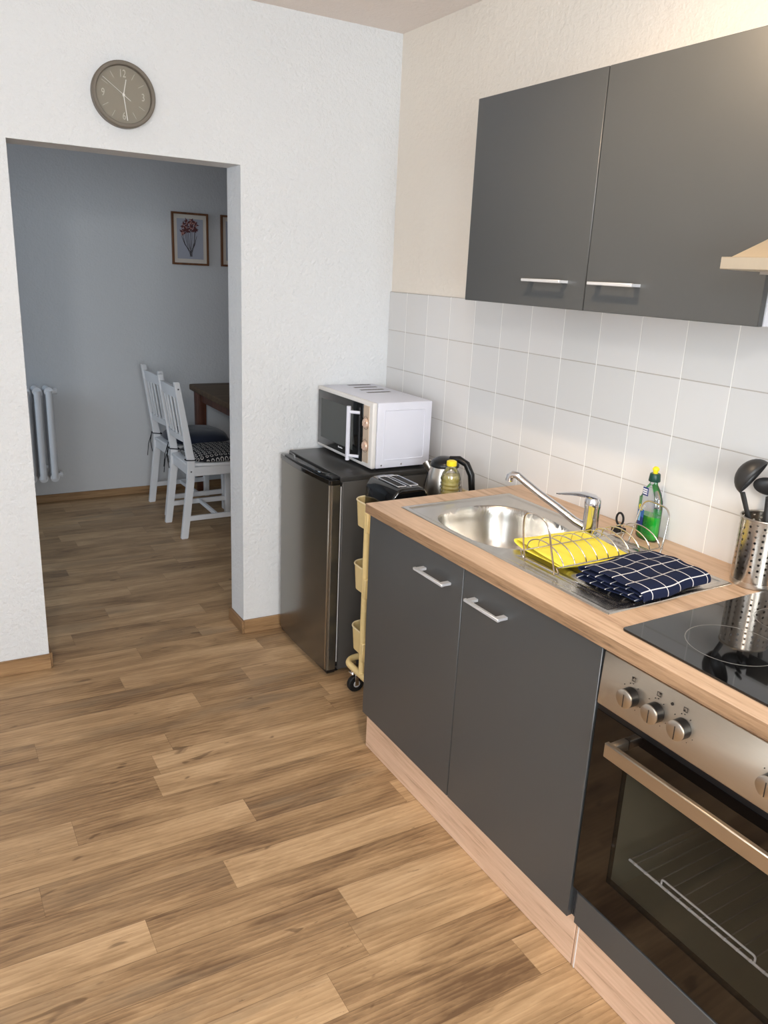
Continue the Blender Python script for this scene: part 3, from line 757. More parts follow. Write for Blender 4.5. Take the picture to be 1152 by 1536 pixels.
for y, dz in ((-2.0760, 1), (-2.1405, 1), (-2.2040, 1), (-2.395, 1)):
    b = MB(); z = .808; x = XB - .0034; s = .0046
    # little square icon with one filled corner
    b.box(x, x - .0009, y - s, y + s, z - s, z - s + .0008); b.box(x, x - .0009, y - s, y + s, z + s - .0008, z + s)
    b.box(x, x - .0009, y - s, y - s + .0008, z - s, z + s); b.box(x, x - .0009, y + s - .0008, y + s, z - s, z + s)
    q = [(1, 1), (-1, 1), (1, -1), (-1, -1)][[-2.0760, -2.1405, -2.2040, -2.395].index(y)]
    b.box(x, x - .0009, y + q[0] * .002 - .0012, y + q[0] * .002 + .0012, z + q[1] * .002 - .0012, z + q[1] * .002 + .0012)
    b.box(x - .0002, x - .0011, y - .0009, y + .0009, z - .0105, z - .0085)
    b.build('knob_icon', 'ink', cp, smooth=False); b = MB()
    for k, a in enumerate((-150, -115, 50, 15, -30)):
        a = math.radians(90 + a); yy, zz = y - .0275 * math.cos(a), .7695 + .0275 * math.sin(a)
        b.box(XB - .0030, XB - .0052, yy - .0007, yy + .0007, zz - .0007, zz + .0007)
    b.build('dial_dots', 'ink', cp, smooth=False)['kind'] = 'stuff'
MB().lathe([(0, -.0012), (.0030, -.0012), (.0030, .001)], (XB - .0034, -2.173, .804), 'X', 16).build('indicator_light', 'ink', cp)
MB().box(-.612, -.598, OY0, OY1, .694, .708).build('vent_gap', 'black', ov)
# door
DX = XB; wy0, wy1, wz0, wz1 = -2.505, -2.078, .312, .615
od = MB().slab([OY0, wy0, wy1, OY1], [.228, wz0, wz1, .694], {(1, 1)}, DX, -.598, 'X').build('door', 'ovenglass', ov, smooth=False)
MB().box(DX, DX + .004, wy0, wy1, wz0, wz1).build('window_pane', 'ovenpane', od)
hbx = DX - .047
hnd = MB().box(hbx - .006, hbx + .006, -2.51, -2.066, .6385, .6715, .002, 1)
for y in (-2.074, -2.49): hnd.box(hbx, DX, y - .012, y + .002 + .002, .648, .670, .003, 2)
ho = hnd.build('handle', 'steel_y', od); ho['label'] = 'flat steel oven door handle'
# cavity
cx0, cx1 = -.590, -.15
cb_ = MB(); t = .012
cb_.box(cx0, cx1, OY1 - .065, OY1 - .053, .25, .66); cb_.box(cx0, cx1, OY0 + .053, OY0 + .065, .25, .66)
cb_.box(cx1, cx1 + t, OY0 + .053, OY1 - .053, .25, .66); cb_.box(cx0, cx1, OY0 + .053, OY1 - .053, .238, .25); cb_.box(cx0, cx1, OY0 + .053, OY1 - .053, .66, .672)
cb_.build('cavity', 'cavity', ov, smooth=False)
sh = MB(); zs = .372
sh.tube([(-.575, -2.10, zs), (-.575, -2.49, zs)], .0028, 8)
sh.tube(fillet([(-.572, -2.185, zs), (-.572, -2.185, zs + .014), (-.572, -2.405, zs + .014), (-.572, -2.405, zs)], .006, 4), .0022, 8)
wsf = sh.build('wire_shelf', 'strip', ov)  # pale colour stands in for light catching the front wires
sh = MB()
for k in range(13): sh.lathe([(0, -.0035), (.0028, -.002), (.0035, .0), (.0028, .002), (0, .0035)], (-.5785, -2.12 - .028 * k, zs + .0035), n=10)
wd = sh.build('wire_tips', 'strip', wsf); wd['kind'] = 'stuff'
sh = MB()
for k in range(13): sh.tube([(-.575, -2.12 - .028 * k, zs + .0035), (-.18, -2.12 - .028 * k, zs + .0035)], .0015, 6)
sh.tube(fillet([(-.574, -2.102, zs), (-.18, -2.102, zs), (-.18, -2.488, zs), (-.574, -2.488, zs)], .01, 3), .0022, 8)
wd = sh.build('cross_wires', 'taupe', wsf); wd['kind'] = 'stuff'  # same rack, darker colour stands in for the dim oven interior
# oven housing: sides, drawer front, plinth
hs = thing('oven_housing', 'dark grey cabinet around the oven with low panel and oak plinth', 'cabinet', (-.3, -2.29, 0))
MB().box(-.597, -.015, YO - .0185, YO - .0005, ZB, WT).box(-.597, -.015, YE, YE + .016, ZB, WT).box(-.597, -.015, YE + .016, YO - .0185, ZB, ZB + .016).build('carcass', 'carcass_d', hs)
MB().box(XB, -.598, YE + .002, YO - .018, ZB + .003, .2225, .0015, 1).build('lower_panel', 'dgrey', hs)
MB().box(-.597, -.581, YE, YO - .0145, 0.001, ZB - .001, .001, 1).build('plinth', 'oak_plinth', hs)
MB().box(-.5985, -.5965, YO - .0240, YO - .0215, 0.001, ZB - .001).build('plinth_joint', 'strip', hs)

# ------------------------------------------------------------ wall cabinets
ZU0, ZU1 = 1.5016, 2.0562
def wall_cab(y1, y0, h1, h0, label):
    c = thing('wall_cabinet', label, 'cabinet', (-.17, (y0 + y1) / 2, ZU0), 'dark grey cabinets hung above the splashback')
    MB().slab([y0 + .0005, y0 + .016, y1 - .016, y1 - .0005], [ZU0 + .001, ZU0 + .017, ZU1 - .017, ZU1 - .001], {(1, 1)}, XU + .0185, -.0005, 'X').box(-.012, -.0005, y0 + .016, y1 - .016, ZU0 + .017, ZU1 - .017).build('carcass', 'carcass', c)
    d = MB().box(XU, XU + .016, y0 + .0015, y1 - .0015, ZU0, ZU1, .0012, 1).build('door', 'dgrey', c)
    bar_handle(d, XU, h0, h1, 1.5690)
wall_cab(-1.0159, -1.5241, -1.312, -1.462, 'left grey wall cabinet with metal bar handle, nearest the doorway')
wall_cab(-1.5241, -2.0219, -1.561, -1.705, 'right grey wall cabinet with metal bar handle, beside the cooker hood')

# ------------------------------------------------------------ range hood
hx0, hy1, hy0 = -.50, -2.0344, -2.634
rh = thing('range_hood', 'pale steel pyramid cooker hood at the right edge above the hob', 'hood', (-.25, -2.33, 1.606))
MB().box(hx0, -.001, hy0, hy1, 1.606, 1.628, .001, 1).build('canopy_lip', 'hood', rh)
z0_, z1_ = 1.628, 1.78
MB().hexa([(hx0 + .012, hy0 + .012, z0_), (-.001, hy0 + .012, z0_), (-.001, hy1 - .012, z0_), (hx0 + .012, hy1 - .012, z0_),
           (-.27, -2.46, z1_), (-.001, -2.46, z1_), (-.001, -2.205, z1_), (-.27, -2.205, z1_)]).build('canopy', 'hood', rh)
MB().box(-.27, -.001, -2.46, -2.205, z1_, ZC - .002).build('chimney', 'hood', rh)
MB().box(hx0 + .05, -.06, hy0 + .05, hy1 - .05, 1.600, 1.606).build('grease_filter', 'steel', rh)

# ------------------------------------------------------------ fridge
FX, FY0, FY1, FH = -.516, -.498, -.022, .829
fr = thing('fridge', 'grey under counter fridge carrying the white microwave', 'fridge', (-.27, -.26, 0))
MB().box(-.462, -.03, FY0 + .003, FY1 - .003, .022, FH - .022, .003, 1).build('housing', 'fridge_side', fr)
def bow(x, n=14, x0=FX, bulge=.012, r=.012):
    p = []
    for k in range(n + 1):
        t = k / n; y = FY0 + (FY1 - FY0) * t; e = min(t, 1 - t) * (FY1 - FY0); q = max(0., 1 - e / r); p.append((x0 - bulge * (1 - (2 * t - 1) ** 2) + r * (1 - math.sqrt(max(0, 1 - q * q))), y))
    return p
fp = []
for k in range(33):
    t = k / 32; 
    s_ = (1 - math.cos(PI * t)) / 2; y = FY0 + (FY1 - FY0) * s_; e = min(s_, 1 - s_) * (FY1 - FY0); q = max(0., 1 - e / .012)
    fp.append((FX + .004 - .012 * (1 - (2 * s_ - 1) ** 2) + .010 * (1 - math.sqrt(max(0, 1 - q * q))), y))
door_poly = fp + [(-.474, FY1), (-.474, FY0)]
MB().prism(door_poly, .030, FH - .032, 'Z').build('door', 'fridge_door', fr)
MB().box(-.4735, -.4625, FY0 + .006, FY1 - .006, .04, FH - .03).build('gasket', 'black', fr)
MB().box(-.4690, -.4668, FY0 + .0025, FY0 + .0060, .06, FH - .04).build('bright_seam', 'strip', fr)
MB().box(FX + .0008, FX + .0065, FY0 + .008, FY0 + .0155, .032, FH - .034, .001, 1).build('edge_trim', 'steel', fr)
trim_poly = [(x - .004, y + (0.003 if y < -.4 else 0)) for x, y in fp] + [(-.470, FY1), (-.470, FY0)]
top = MB().prism([(x - .003, y) for x, y in fp] + [(-.474, FY1), (-.474, FY0)], FH - .031, FH - .012, 'Z', .002, 1).build('door_cap', 'black_gloss', fr)
# handle scoop in the door cap: raised rim with dark hollow
MB().prism([(x + .006, y) for x, y in fp[6:-6]] + [(-.484, fp[-7][1]), (-.484, fp[6][1])], FH - .0125, FH - .008, 'Z').build('grip_recess', 'black', top)
MB().tube(fillet([(-.478, FY1 - .02, FH - .007), (-.478, FY1 - .07, FH - .007), (-.508, FY1 - .13, FH - .007), (-.512, (FY0 + FY1) / 2, FH - .007), (-.508, FY0 + .12, FH - .007), (-.478, FY0 + .05, FH - .007)], .04, 5), .0045, 8).build('grip_rim', 'black_gloss', top)
MB().box(-.474, -.028, FY0 - .001, FY1 + .001, FH - .022, FH, .004, 2).build('top_panel', 'fridge_top', fr)
MB().box(-.508, -.46, FY0 + .004, FY0 + .06, FH - .012, FH - .001, .004, 2).build('hinge_cover', 'black', fr)
for x, y in ((-.45, FY0 + .05), (-.45, FY1 - .05), (-.08, FY0 + .05), (-.08, FY1 - .05)): MB().cyl((x, y, .0005), (x, y, .024), .016, 16).build('foot', 'black', fr)
MB().box(-.505, -.47, FY0 + .01, FY1 - .01, .012, .030).build('toe_strip', 'black', fr)

# ------------------------------------------------------------ microwave
mx0, mx1, my0, my1, mz0, mz1 = -.336, -.069, -.482, -.004, .841, 1.0965
mw = thing('microwave', 'white microwave with black door and two dials, standing on the fridge', 'microwave', (-.2, -.24, FH))
MB().box(mx0 + .022, mx1, my0, my1, mz0, mz1, .004, 2).build('housing', 'white_app', mw)
MB().slab([mx0 + .05, mx0 + .052, mx1 - .03, mx1 - .028], [mz0 + .03, mz0 + .032, mz1 - .03, mz1 - .028], set(), 0, 1, 'Y').bm.free()
sp_ = MB(); zz0, zz1, xx0, xx1 = mz0 + .032, mz1 - .030, mx0 + .052, mx1 - .032
sp_.tube(fillet([(xx0, my0 - .0003, zz0), (xx1, my0 - .0003, zz0), (xx1, my0 - .0003, zz1), (xx0, my0 - .0003, zz1)], .008, 4, True), .0022, 8, closed=True)
sp_.build('embossed_side_panel', 'white_app', mw)
for x in (mx0 + .045, mx0 + .135): MB().lathe([(0, -.0015), (.003, -.0012), (.0036, .0)], (x, my0 - .0005, mz0 + .012), 'Y', 12).build('screw', 'chrome', mw)
fb = MB().box(mx0, mx0 + .021, my0, my1, mz0, mz1, .006, 3).build('front_frame', 'mw_front', mw)
dg_ = MB().box(mx0 - .0035, mx0 + .001, -.410, my1 - .012, mz0 + .014, mz1 - .014, .002, 2).build('door', 'mwglass', mw)
MB().box(mx0 - .0042, mx0 - .003, -.335, my1 - .045, mz0 + .045, mz1 - .045, .0003, 1).build('window', 'mwmesh', dg_)
b = MB()
for k in range(9):     # small illegible script mark under the window
    y = -.215 - k * .0042; h = .0065 if k in (0, 5) else .0035
    b.tube([(mx0 - .0044, y + .0014, mz0 + .032), (mx0 - .0044, y, mz0 + .032 + h), (mx0 - .0044, y - .0014, mz0 + .0325)], .0006, 5)
b.build('script_mark', 'lblwhite', dg_)
hb_ = MB(); hb_.tube([(mx0 - .034, -.352, mz0 + .012), (mx0 - .034, -.352, mz1 - .030)], .0085, 14)
for z in (mz0 + .030, mz1 - .052): hb_.tube([(mx0 - .034, -.352, z), (mx0 - .001, -.385, z)], .0065, 12)
ho = hb_.build('handle', 'white_app', dg_); ho['label'] = 'white upright tube handle'
MB().box(mx0 - .0022, mx0 + .002, -.457, -.4125, mz0 + .018, mz1 - .016, .001, 1).build('control_panel', 'champ', mw)
for z in (mz1 - .083, mz0 + .083):
    kn = MB().lathe([(0, -.007), (.0165, -.007), (.0180, -.005), (.0185, 0)], (mx0 - .002, -.434, z), 'X', 28).build('dial', 'rose', mw)
    MB().tube(arc((mx0 - .0026, -.434, z), .0225, 0, 2 * PI * 31 / 32, 31, 'YZ', .0245), .0008, 6, closed=True).build('dial_outline', 'knobline', kn)
    MB().tube([(mx0 - .0100, -.434 + .010, z - .010), (mx0 - .0100, -.434 - .010, z + .010)], .0026, 6).build('dial_grip', 'rose', kn)
    q = MB()
    for a in range(-120, 121, 40):
        a_ = math.radians(90 + a); q.box(mx0 - .0032, mx0 - .002, -.434 - .0285 * math.cos(a_) - .0008, -.434 - .0285 * math.cos(a_) + .0008, z + .030 * math.sin(a_) - .0008, z + .030 * math.sin(a_) + .0008)
    q.build('dial_marks', 'knobline', kn)
for k in range(4):
    y = -.012 - k * .068 - .02
    b = MB()
    for j in range(14): b.box(-.208 + j * .0079 - k * .006, -.208 + j * .0079 + .0055 - k * .006, y - .009, y + .009, mz1 + .0001, mz1 + .0006)
    b.build('vent_slots', 'slot', mw, smooth=False)
for x in (mx0 + .04, mx1 - .03):
    for y in (my0 + .04, my1 - .04): MB().cyl((x, y, FH + .0005), (x, y, mz0 + .001), .012, 14).build('foot', 'black', mw)

# ------------------------------------------------------------ trolley
TX0, TX1, TY0, TY1 = -.490, -.040, -.955, -.628
tr = thing('utility_trolley', 'cream metal three tier trolley on castors between fridge and cabinet', 'trolley', (-.265, -.79, 0))
def rr(x0, x1, y0, y1, r, n=6):
    p = []
    for cx_, cy_, a0 in ((x1 - r, y1 - r, 0), (x0 + r, y1 - r, PI / 2), (x0 + r, y0 + r, PI), (x1 - r, y0 + r, 1.5 * PI)):
        for k in range(n + 1): p.append((cx_ + r * math.cos(a0 + PI / 2 * k / n), cy_ + r * math.sin(a0 + PI / 2 * k / n)))
    return p
def tray(z0, z1):
    b = MB(); bm = b.bm; o_ = rr(TX0, TX1, TY0, TY1, .045); lo = rr(TX0 + .006, TX1 - .006, TY0 + .006, TY1 - .006, .04)
    A = [bm.verts.new((x, y, z1)) for x, y in o_]; B = [bm.verts.new((x, y, z0)) for x, y in lo]; n = len(A)
    for k in range(n): bm.faces.new((A[k], A[(k + 1) % n], B[(k + 1) % n], B[k]))
    bm.faces.new(B)
    # inner shell
    o2 = rr(TX0 + .0025, TX1 - .0025, TY0 + .0025, TY1 - .0025, .043); l2 = rr(TX0 + .0085, TX1 - .0085, TY0 + .0085, TY1 - .0085, .038)
    A2 = [bm.verts.new((x, y, z1)) for x, y in o2]; B2 = [bm.verts.new((x, y, z0 + .0025)) for x, y in l2]
    for k in range(n): bm.faces.new((A2[(k + 1) % n], A2[k], B2[k], B2[(k + 1) % n])); bm.faces.new((A[(k + 1) % n], A[k], A2[k], A2[(k + 1) % n]))
    bm.faces.new(B2[::-1]); bmesh.ops.recalc_face_normals(bm, faces=bm.faces)
    t = b.build('tray', 'cream', tr, ang=50)
    MB().tube([(x, y, z1) for x, y in rr(TX0, TX1, TY0, TY1, .045)], .0032, 8, closed=True).build('rim', 'creamlite', t)
for z0, z1 in ((.690, .785), (.444, .541), (.200, .292)): tray(z0, z1)
ym = -.790
for x, s in ((TX0 - .012, 1), (TX1 + .0, -1)):
    if s < 0: x = TX1 + .012
    MB().tube(fillet([(x + .012 * s * 0, ym + .026, .142), (x, ym + .026, .16), (x, ym + .026, .755)], .01, 3), .0115, 14).build('pole', 'cream', tr)
    for z in (.695, .45, .20): MB().box(x - .010, x + .013, ym + .008, ym + .034, z, z + .075, .003, 1).build('bracket', 'cream', tr)
ring = rr(TX0 - .012, TX1 + .012, TY0 + .0, TY1 - .0, .05)
MB().tube([(x, y, .140) for x, y in ring], .0125, 14, closed=True).build('base_ring', 'cream', tr)
for x in (TX0 + .022, TX1 - .022):
    for y in (TY1 - .012, TY0 + .012):
        c = MB(); c.cyl((x, y, .075), (x, y, .128), .010, 14); c.box(x + .003, x + .018, y - .016, y - .0130, .030, .082, .001, 1); c.box(x + .003, x + .018, y + .0130, y + .016, .030, .082, .001, 1); c.box(x - .012, x + .03, y - .016, y + .016, .078, .084, .001, 1)
        co = c.build('castor', 'chrome', tr)
        MB().lathe([(0, -.011), (.030, -.011), (.0345, -.007), (.0345, .007), (.030, .011), (0, .011)], (x + .012, y, .0355), 'Y', 28).build('wheel', 'rubber', co)
        MB().lathe([(0, -.0122), (.014, -.0122), (.015, 0), (.014, .0122), (0, .0122)], (x + .012, y, .0355), 'Y', 20).build('hub', 'wheelgrey', co)

# ------------------------------------------------------------ toaster
tz = .6935
ts = thing('toaster', 'black two slot toaster with chrome slot rims on the trolley', 'toaster', (-.375, -.765, tz))
tx0, tx1, ty0, ty1 = -.455, -.302, -.845, -.645; tt_ = tz + .172
MB().prism([(tx0 + .004, tz + .004), (tx1 - .004, tz + .004), (tx1, tz + .03), (tx1 - .006, tt_ - .03), (tx1 - .022, tt_ - .006), (tx1 - .04, tt_), (tx0 + .04, tt_), (tx0 + .022, tt_ - .006), (tx0 + .006, tt_ - .03), (tx0, tz + .03)], ty0, ty1, 'Y', .010, 3).build('body', 'black_gloss', ts)
for xc in (-.402, -.354):
    MB().box(xc - .011, xc + .011, ty0 + .045, ty1 - .045, tt_ - .001, tt_ + .0012).build('slot', 'cabinetin', ts)
    MB().tube(fillet([(xc - .017, ty0 + .022, tt_ + .0015), (xc + .017, ty0 + .022, tt_ + .0015), (xc + .017, ty1 - .035, tt_ + .0015), (xc - .017, ty1 - .035, tt_ + .0015)], .008, 4, True), .0022, 8, closed=True).build('slot_rim', 'chrome', ts)
MB().tube(fillet([(-.432, ty0 + .05, tt_ + .002), (-.432, ty0 + .05, tt_ + .014), (-.432, ty1 - .05, tt_ + .014), (-.432, ty1 - .05, tt_ + .002)], .01, 4), .002, 8).build('warming_rail', 'chrome', ts) if False else None
MB().box(-.392, -.362, ty1 - .002, ty1 + .014, tt_ - .02, tt_ - .004, .003, 2).build('lever', 'black', ts)
MB().box(tx0 + .015, tx1 - .015, ty0 + .02, ty1 - .02, tz, tz + .006).build('foot_plate', 'black', ts)

# ------------------------------------------------------------ kettle
kx, ky, kz = -.160, -.722, .6935
kt = thing('kettle', 'steel electric kettle with black lid and handle behind the oil bottle', 'kettle', (kx, ky, kz))
MB().lathe([(0, 0), (.072, 0), (.075, .006), (.073, .018), (.068, .022), (0, .022)], (kx, ky, kz), n=40).build('power_base', 'black', kt)
MB().lathe([(0, .023), (.072, .023), (.074, .03), (.073, .07), (.070, .12), (.060, .17), (.052, .200), (.050, .205), (0, .205)], (kx, ky, kz), n=48).build('body', 'steel', kt)
MB().lathe([(0, .203), (.053, .203), (.054, .212), (.046, .226), (.026, .236), (0, .239)], (kx, ky, kz), n=40).build('lid', 'black', kt)
hdir = Vector((.55, -.84, 0)).normalized()
Pk = lambda r, z: tuple(Vector((kx, ky, kz)) + hdir * r + Vector((0, 0, z)))
MB().tube([Pk(.02, .232), Pk(.055, .236), Pk(.085, .222), Pk(.105, .185), Pk(.112, .13), Pk(.108, .08), Pk(.095, .048), Pk(.074, .036)], .011, 12, radii=[.012, .013, .013, .013, .012, .011, .010, .009]).build('handle', 'black', kt)
sd = -hdir
MB().tube([tuple(Vector((kx, ky, kz)) + sd * .046 + Vector((0, 0, .165))), tuple(Vector((kx, ky, kz)) + sd * .066 + Vector((0, 0, .198))), tuple(Vector((kx, ky, kz)) + sd * .074 + Vector((0, 0, .210)))], .016, 14, radii=[.010, .016, .017]).build('spout', 'steel', kt)
MB().tube([tuple(Vector((kx, ky, kz)) + sd * (.079 - .0 * 0) + Vector((0, 0, .03))), tuple(Vector((kx, ky, kz)) + sd * .073 + Vector((0, 0, .12))), tuple(Vector((kx, ky, kz)) + sd * .062 + Vector((0, 0, .17)))], .006, 8).build('water_gauge', 'black', kt)

# ------------------------------------------------------------ oil bottle
ox, oy, oz = -.218, -.845, .6935
ol = thing('oil_bottle', 'clear plastic bottle of yellow oil with pale yellow cap by the kettle', 'bottle', (ox, oy, oz))
prof = [(0, 0), (.033, 0), (.036, .005), (.036, .10)]
for k in range(6): z = .105 + k * .014; prof += [(.0365, z), (.033, z + .007)]
prof += [(.036, .192), (.030, .212), (.018, .230), (.014, .236), (.014, .240), (0, .240)]
MB().lathe(prof, (ox, oy, oz), n=36).build('shell', 'pet', ol)
MB().lathe([(0, .003), (.031, .003), (.0335, .008), (.0335, .10), (.032, .12), (.0315, .185), (.028, .205), (0, .205)], (ox, oy, oz), n=32).build('oil', 'oil', ol)
MB().lathe([(0, .238), (.0175, .238), (.0185, .241), (.0175, .254), (.012, .257), (0, .258)], (ox, oy, oz), n=28).build('cap', 'capyellow', ol)
def band(a0, a1, z0, z1, mat, nm):
    b = MB(); g = []
    for k in range(15):
        a = a0 + (a1 - a0) * k / 14; g.append((b.bm.verts.new((ox + .0368 * math.cos(a), oy + .0368 * math.sin(a), oz + z0)), b.bm.verts.new((ox + .0368 * math.cos(a), oy + .0368 * math.sin(a), oz + z1))))
    for p, q in zip(g, g[1:]): b.bm.faces.new((p[0], q[0], q[1], p[1]))
    b.build(nm, mat, ol)
band(math.radians(120), math.radians(215), .03, .115, 'lblsky', 'label'); band(math.radians(215), math.radians(310), .03, .115, 'capyellow', 'label')

# ------------------------------------------------------------ clock
ck = thing('wall_clock', 'round taupe wall clock with thin white hands above the doorway', 'clock', (-1.079, .0417, 2.106), rotz=math.atan(AW))
R = .1045
MB().lathe([(R - .014, -.030), (R - .012, -.034), (R - .004, -.034), (R, -.030), (R, 0), (0, 0), (0, -.012), (R - .014, -.012), (R - .014, -.030)], (0, 0, 0), 'Y', 64).build('rim', 'taupe', ck)
MB().lathe([(0, -.014), (R - .014, -.014), (R - .014, -.0125), (0, -.0125)], (0, 0, 0), 'Y', 64).build('face', 'clockface', ck)
b = MB()
for k in range(12):
    if k % 3 == 0: continue
    a = PI / 2 - k * PI / 6; b.tube([(.058 * math.cos(a), -.0145, .058 * math.sin(a)), (.080 * math.cos(a), -.0145, .080 * math.sin(a))], .0008, 5)
b.build('hour_ticks', 'clockink', ck)
for s_, k in (('12', 0), ('3', 3), ('6', 6), ('9', 9)):
    a = PI / 2 - k * PI / 6; t = text_mb(s_, .034, .0003); t.xf(Matrix.Translation((.066 * math.cos(a), -.0146, .066 * math.sin(a))) @ Euler((PI / 2, 0, 0)).to_matrix().to_4x4() @ Matrix.Diagonal((.7, 1, 1, 1))); t.build('numeral', 'clockink', ck)
def chand(a, r0, r1, w, nm, yy):
    a = math.radians(90 - a); MB().tube([(r0 * math.cos(a), yy, r0 * math.sin(a)), (r1 * math.cos(a), yy, r1 * math.sin(a))], w, 6).build(nm, 'hand', ck)
chand(12, -.006, .050, .0016, 'hour_hand', -.018); chand(173, -.006, .080, .0016, 'minute_hand', -.020); chand(306, -.028, .082, .0009, 'second_hand', -.022)
MB().lathe([(0, -.024), (.004, -.024), (.004, -.0145)], (0, 0, 0), 'Y', 16).build('hub', 'hand', ck)
MB().lathe([(0, -.0290), (R - .0135, -.0290), (R - .0135, -.0280), (0, -.0280)], (0, 0, 0), 'Y', 64).build('cover_glass', 'glass_matte', ck)

# ------------------------------------------------------------ pictures
def picture(x0, x1, z0, z1, label, seed):
    cx_ = (x0 + x1) / 2; cz_ = (z0 + z1) / 2
    p = thing('framed_picture', label, 'picture', (cx_, YF, z0), 'botanical prints on the far wall')
    f = .013
    MB().slab([x0, x0 + f, x1 - f, x1], [z0, z0 + f, z1 - f, z1], {(1, 1)}, YF - .020, YF - .0005, 'Y').build('frame', 'frame', p)
    MB().box(x0 + f, x1 - f, YF - .010, YF - .004, z0 + f, z1 - f).build('mat_board', 'matboard', p)
    MB().box(x0 + f + .022, x1 - f - .022, YF - .0115, YF - .009, z0 + f + .026, z1 - f - .026).build('print', 'print', p)
    rnd = random.Random(seed); yy = YF - .0122
    st = MB(); fl = MB(); fk = MB(); base = Vector((cx_ + .005, yy, z0 + .075))
    heads = [(-.040, .245), (-.018, .270), (.012, .275), (.036, .262), (-.052, .205), (.0, .240), (.030, .225), (-.025, .215)]
    for hx_, hz_ in heads:
        t = Vector((cx_ + hx_, yy, z0 + hz_ - .01)); st.tube([base + Vector((rnd.uniform(-.01, .01), 0, -.02)), base.lerp(t, .5) + Vector((hx_ * .25, 0, 0)), t], .0012, 5)
    for hx_, hz_ in ((-.06, .185), (.045, .19)): st.tube([base, Vector((cx_ + hx_ * .6, yy, z0 + .13)), Vector((cx_ + hx_, yy, z0 + hz_))], .0022, 5, radii=[.001, .003, .0008])
    def leaf(m, c, a, l, w_):
        d = Vector((math.cos(a), 0, math.sin(a))); n = Vector((-d.z, 0, d.x)); k = [c, c + d * l * .4 + n * w_, c + d * l, c + d * l * .4 - n * w_]
        m.bm.faces.new([m.bm.verts.new(q) for q in k])
    for i, (hx_, hz_) in enumerate(heads):
        for k in range(13):
            a = rnd.uniform(0, 2 * PI); c_ = Vector((cx_ + hx_ + rnd.uniform(-.006, .006), yy - .0006 - .0001 * k, z0 + hz_ + rnd.uniform(-.006, .006)))
            leaf(fl if rnd.random() < .68 else fk, c_, a, rnd.uniform(.018, .030), rnd.uniform(.004, .0075))
    st.build('stems', 'stem', p); fl.build('petals', 'maroon', p); fk.build('petals', 'pinkf', p)
picture(-.2572, -.0125, 1.551, 1.882, 'framed flower print with wood frame and cream mat, fully visible', 3)
picture(.0748, .320, 1.553, 1.885, 'second framed print half hidden behind the doorway edge', 9)

# ------------------------------------------------------------ radiator
rd = thing('radiator', 'white column radiator on the far dining room wall', 'radiator', (-1.4, 2.28, .18))
z0, z1 = .185, .785
for i in range(11):
    x = -1.098 - i * .066
    b = MB()
    for y in (2.225, 2.275, 2.325): b.tube([(x, y, z0 + .02), (x, y, z1 - .02)], .021, 12, flat=1.0)
    b.tube([(x, 2.222, z0 + .025), (x, 2.328, z0 + .025)], .027, 14); b.tube([(x, 2.222, z1 - .025), (x, 2.328, z1 - .025)], .027, 14)
    b.build('section', 'radiator', rd)
b = MB()
for z in (z0 + .03, z1 - .03): b.tube([(-1.085, 2.275, z), (-1.045, 2.275, z)], .014, 12); b.tube([(-1.062, 2.275, z), (-1.045, 2.275, z)], .020, 8)
b.build('end_plug', 'radiator', rd)
for x in (-1.13, -1.66):
    for z in (.25, .72): MB().box(x - .01, x + .01, 2.33, YF - .0005, z, z + .02).build('wall_bracket', 'radiator', rd)
b = MB(); b.tube([(-1.758, 2.275, z0 + .03), (-1.80, 2.275, z0 + .03), (-1.80, 2.275, .0)], .011, 10); b.build('supply_pipe', 'radiator', rd)

# ------------------------------------------------------------ dining table
dt = thing('dining_table', 'dark wooden dining table half hidden by the doorway wall', 'table', (.25, 1.75, 0))
MB().prism([(-.178, 2.375), (-.200, 1.10), (.62, 1.10), (.62, 2.375)], .722, .762, 'Z', .008, 3).build('tabletop', 'tabletop', dt)
MB().slab([-.135, -.115, .545, .565], [1.19, 1.21, 2.29, 2.31], {(1, 1)}, .655, .722, 'Z').build('apron', 'redwood', dt)
for x in (-.125, .555):
    for y in (1.20, 2.30): MB().hexa([(x - .028, y - .028, .0), (x + .028, y - .028, .0), (x + .028, y + .028, .0), (x - .028, y + .028, .0), (x - .034, y - .034, .722), (x + .034, y - .034, .722), (x + .034, y + .034, .722), (x - .034, y + .034, .722)], .003).build('leg', 'redwood', dt)

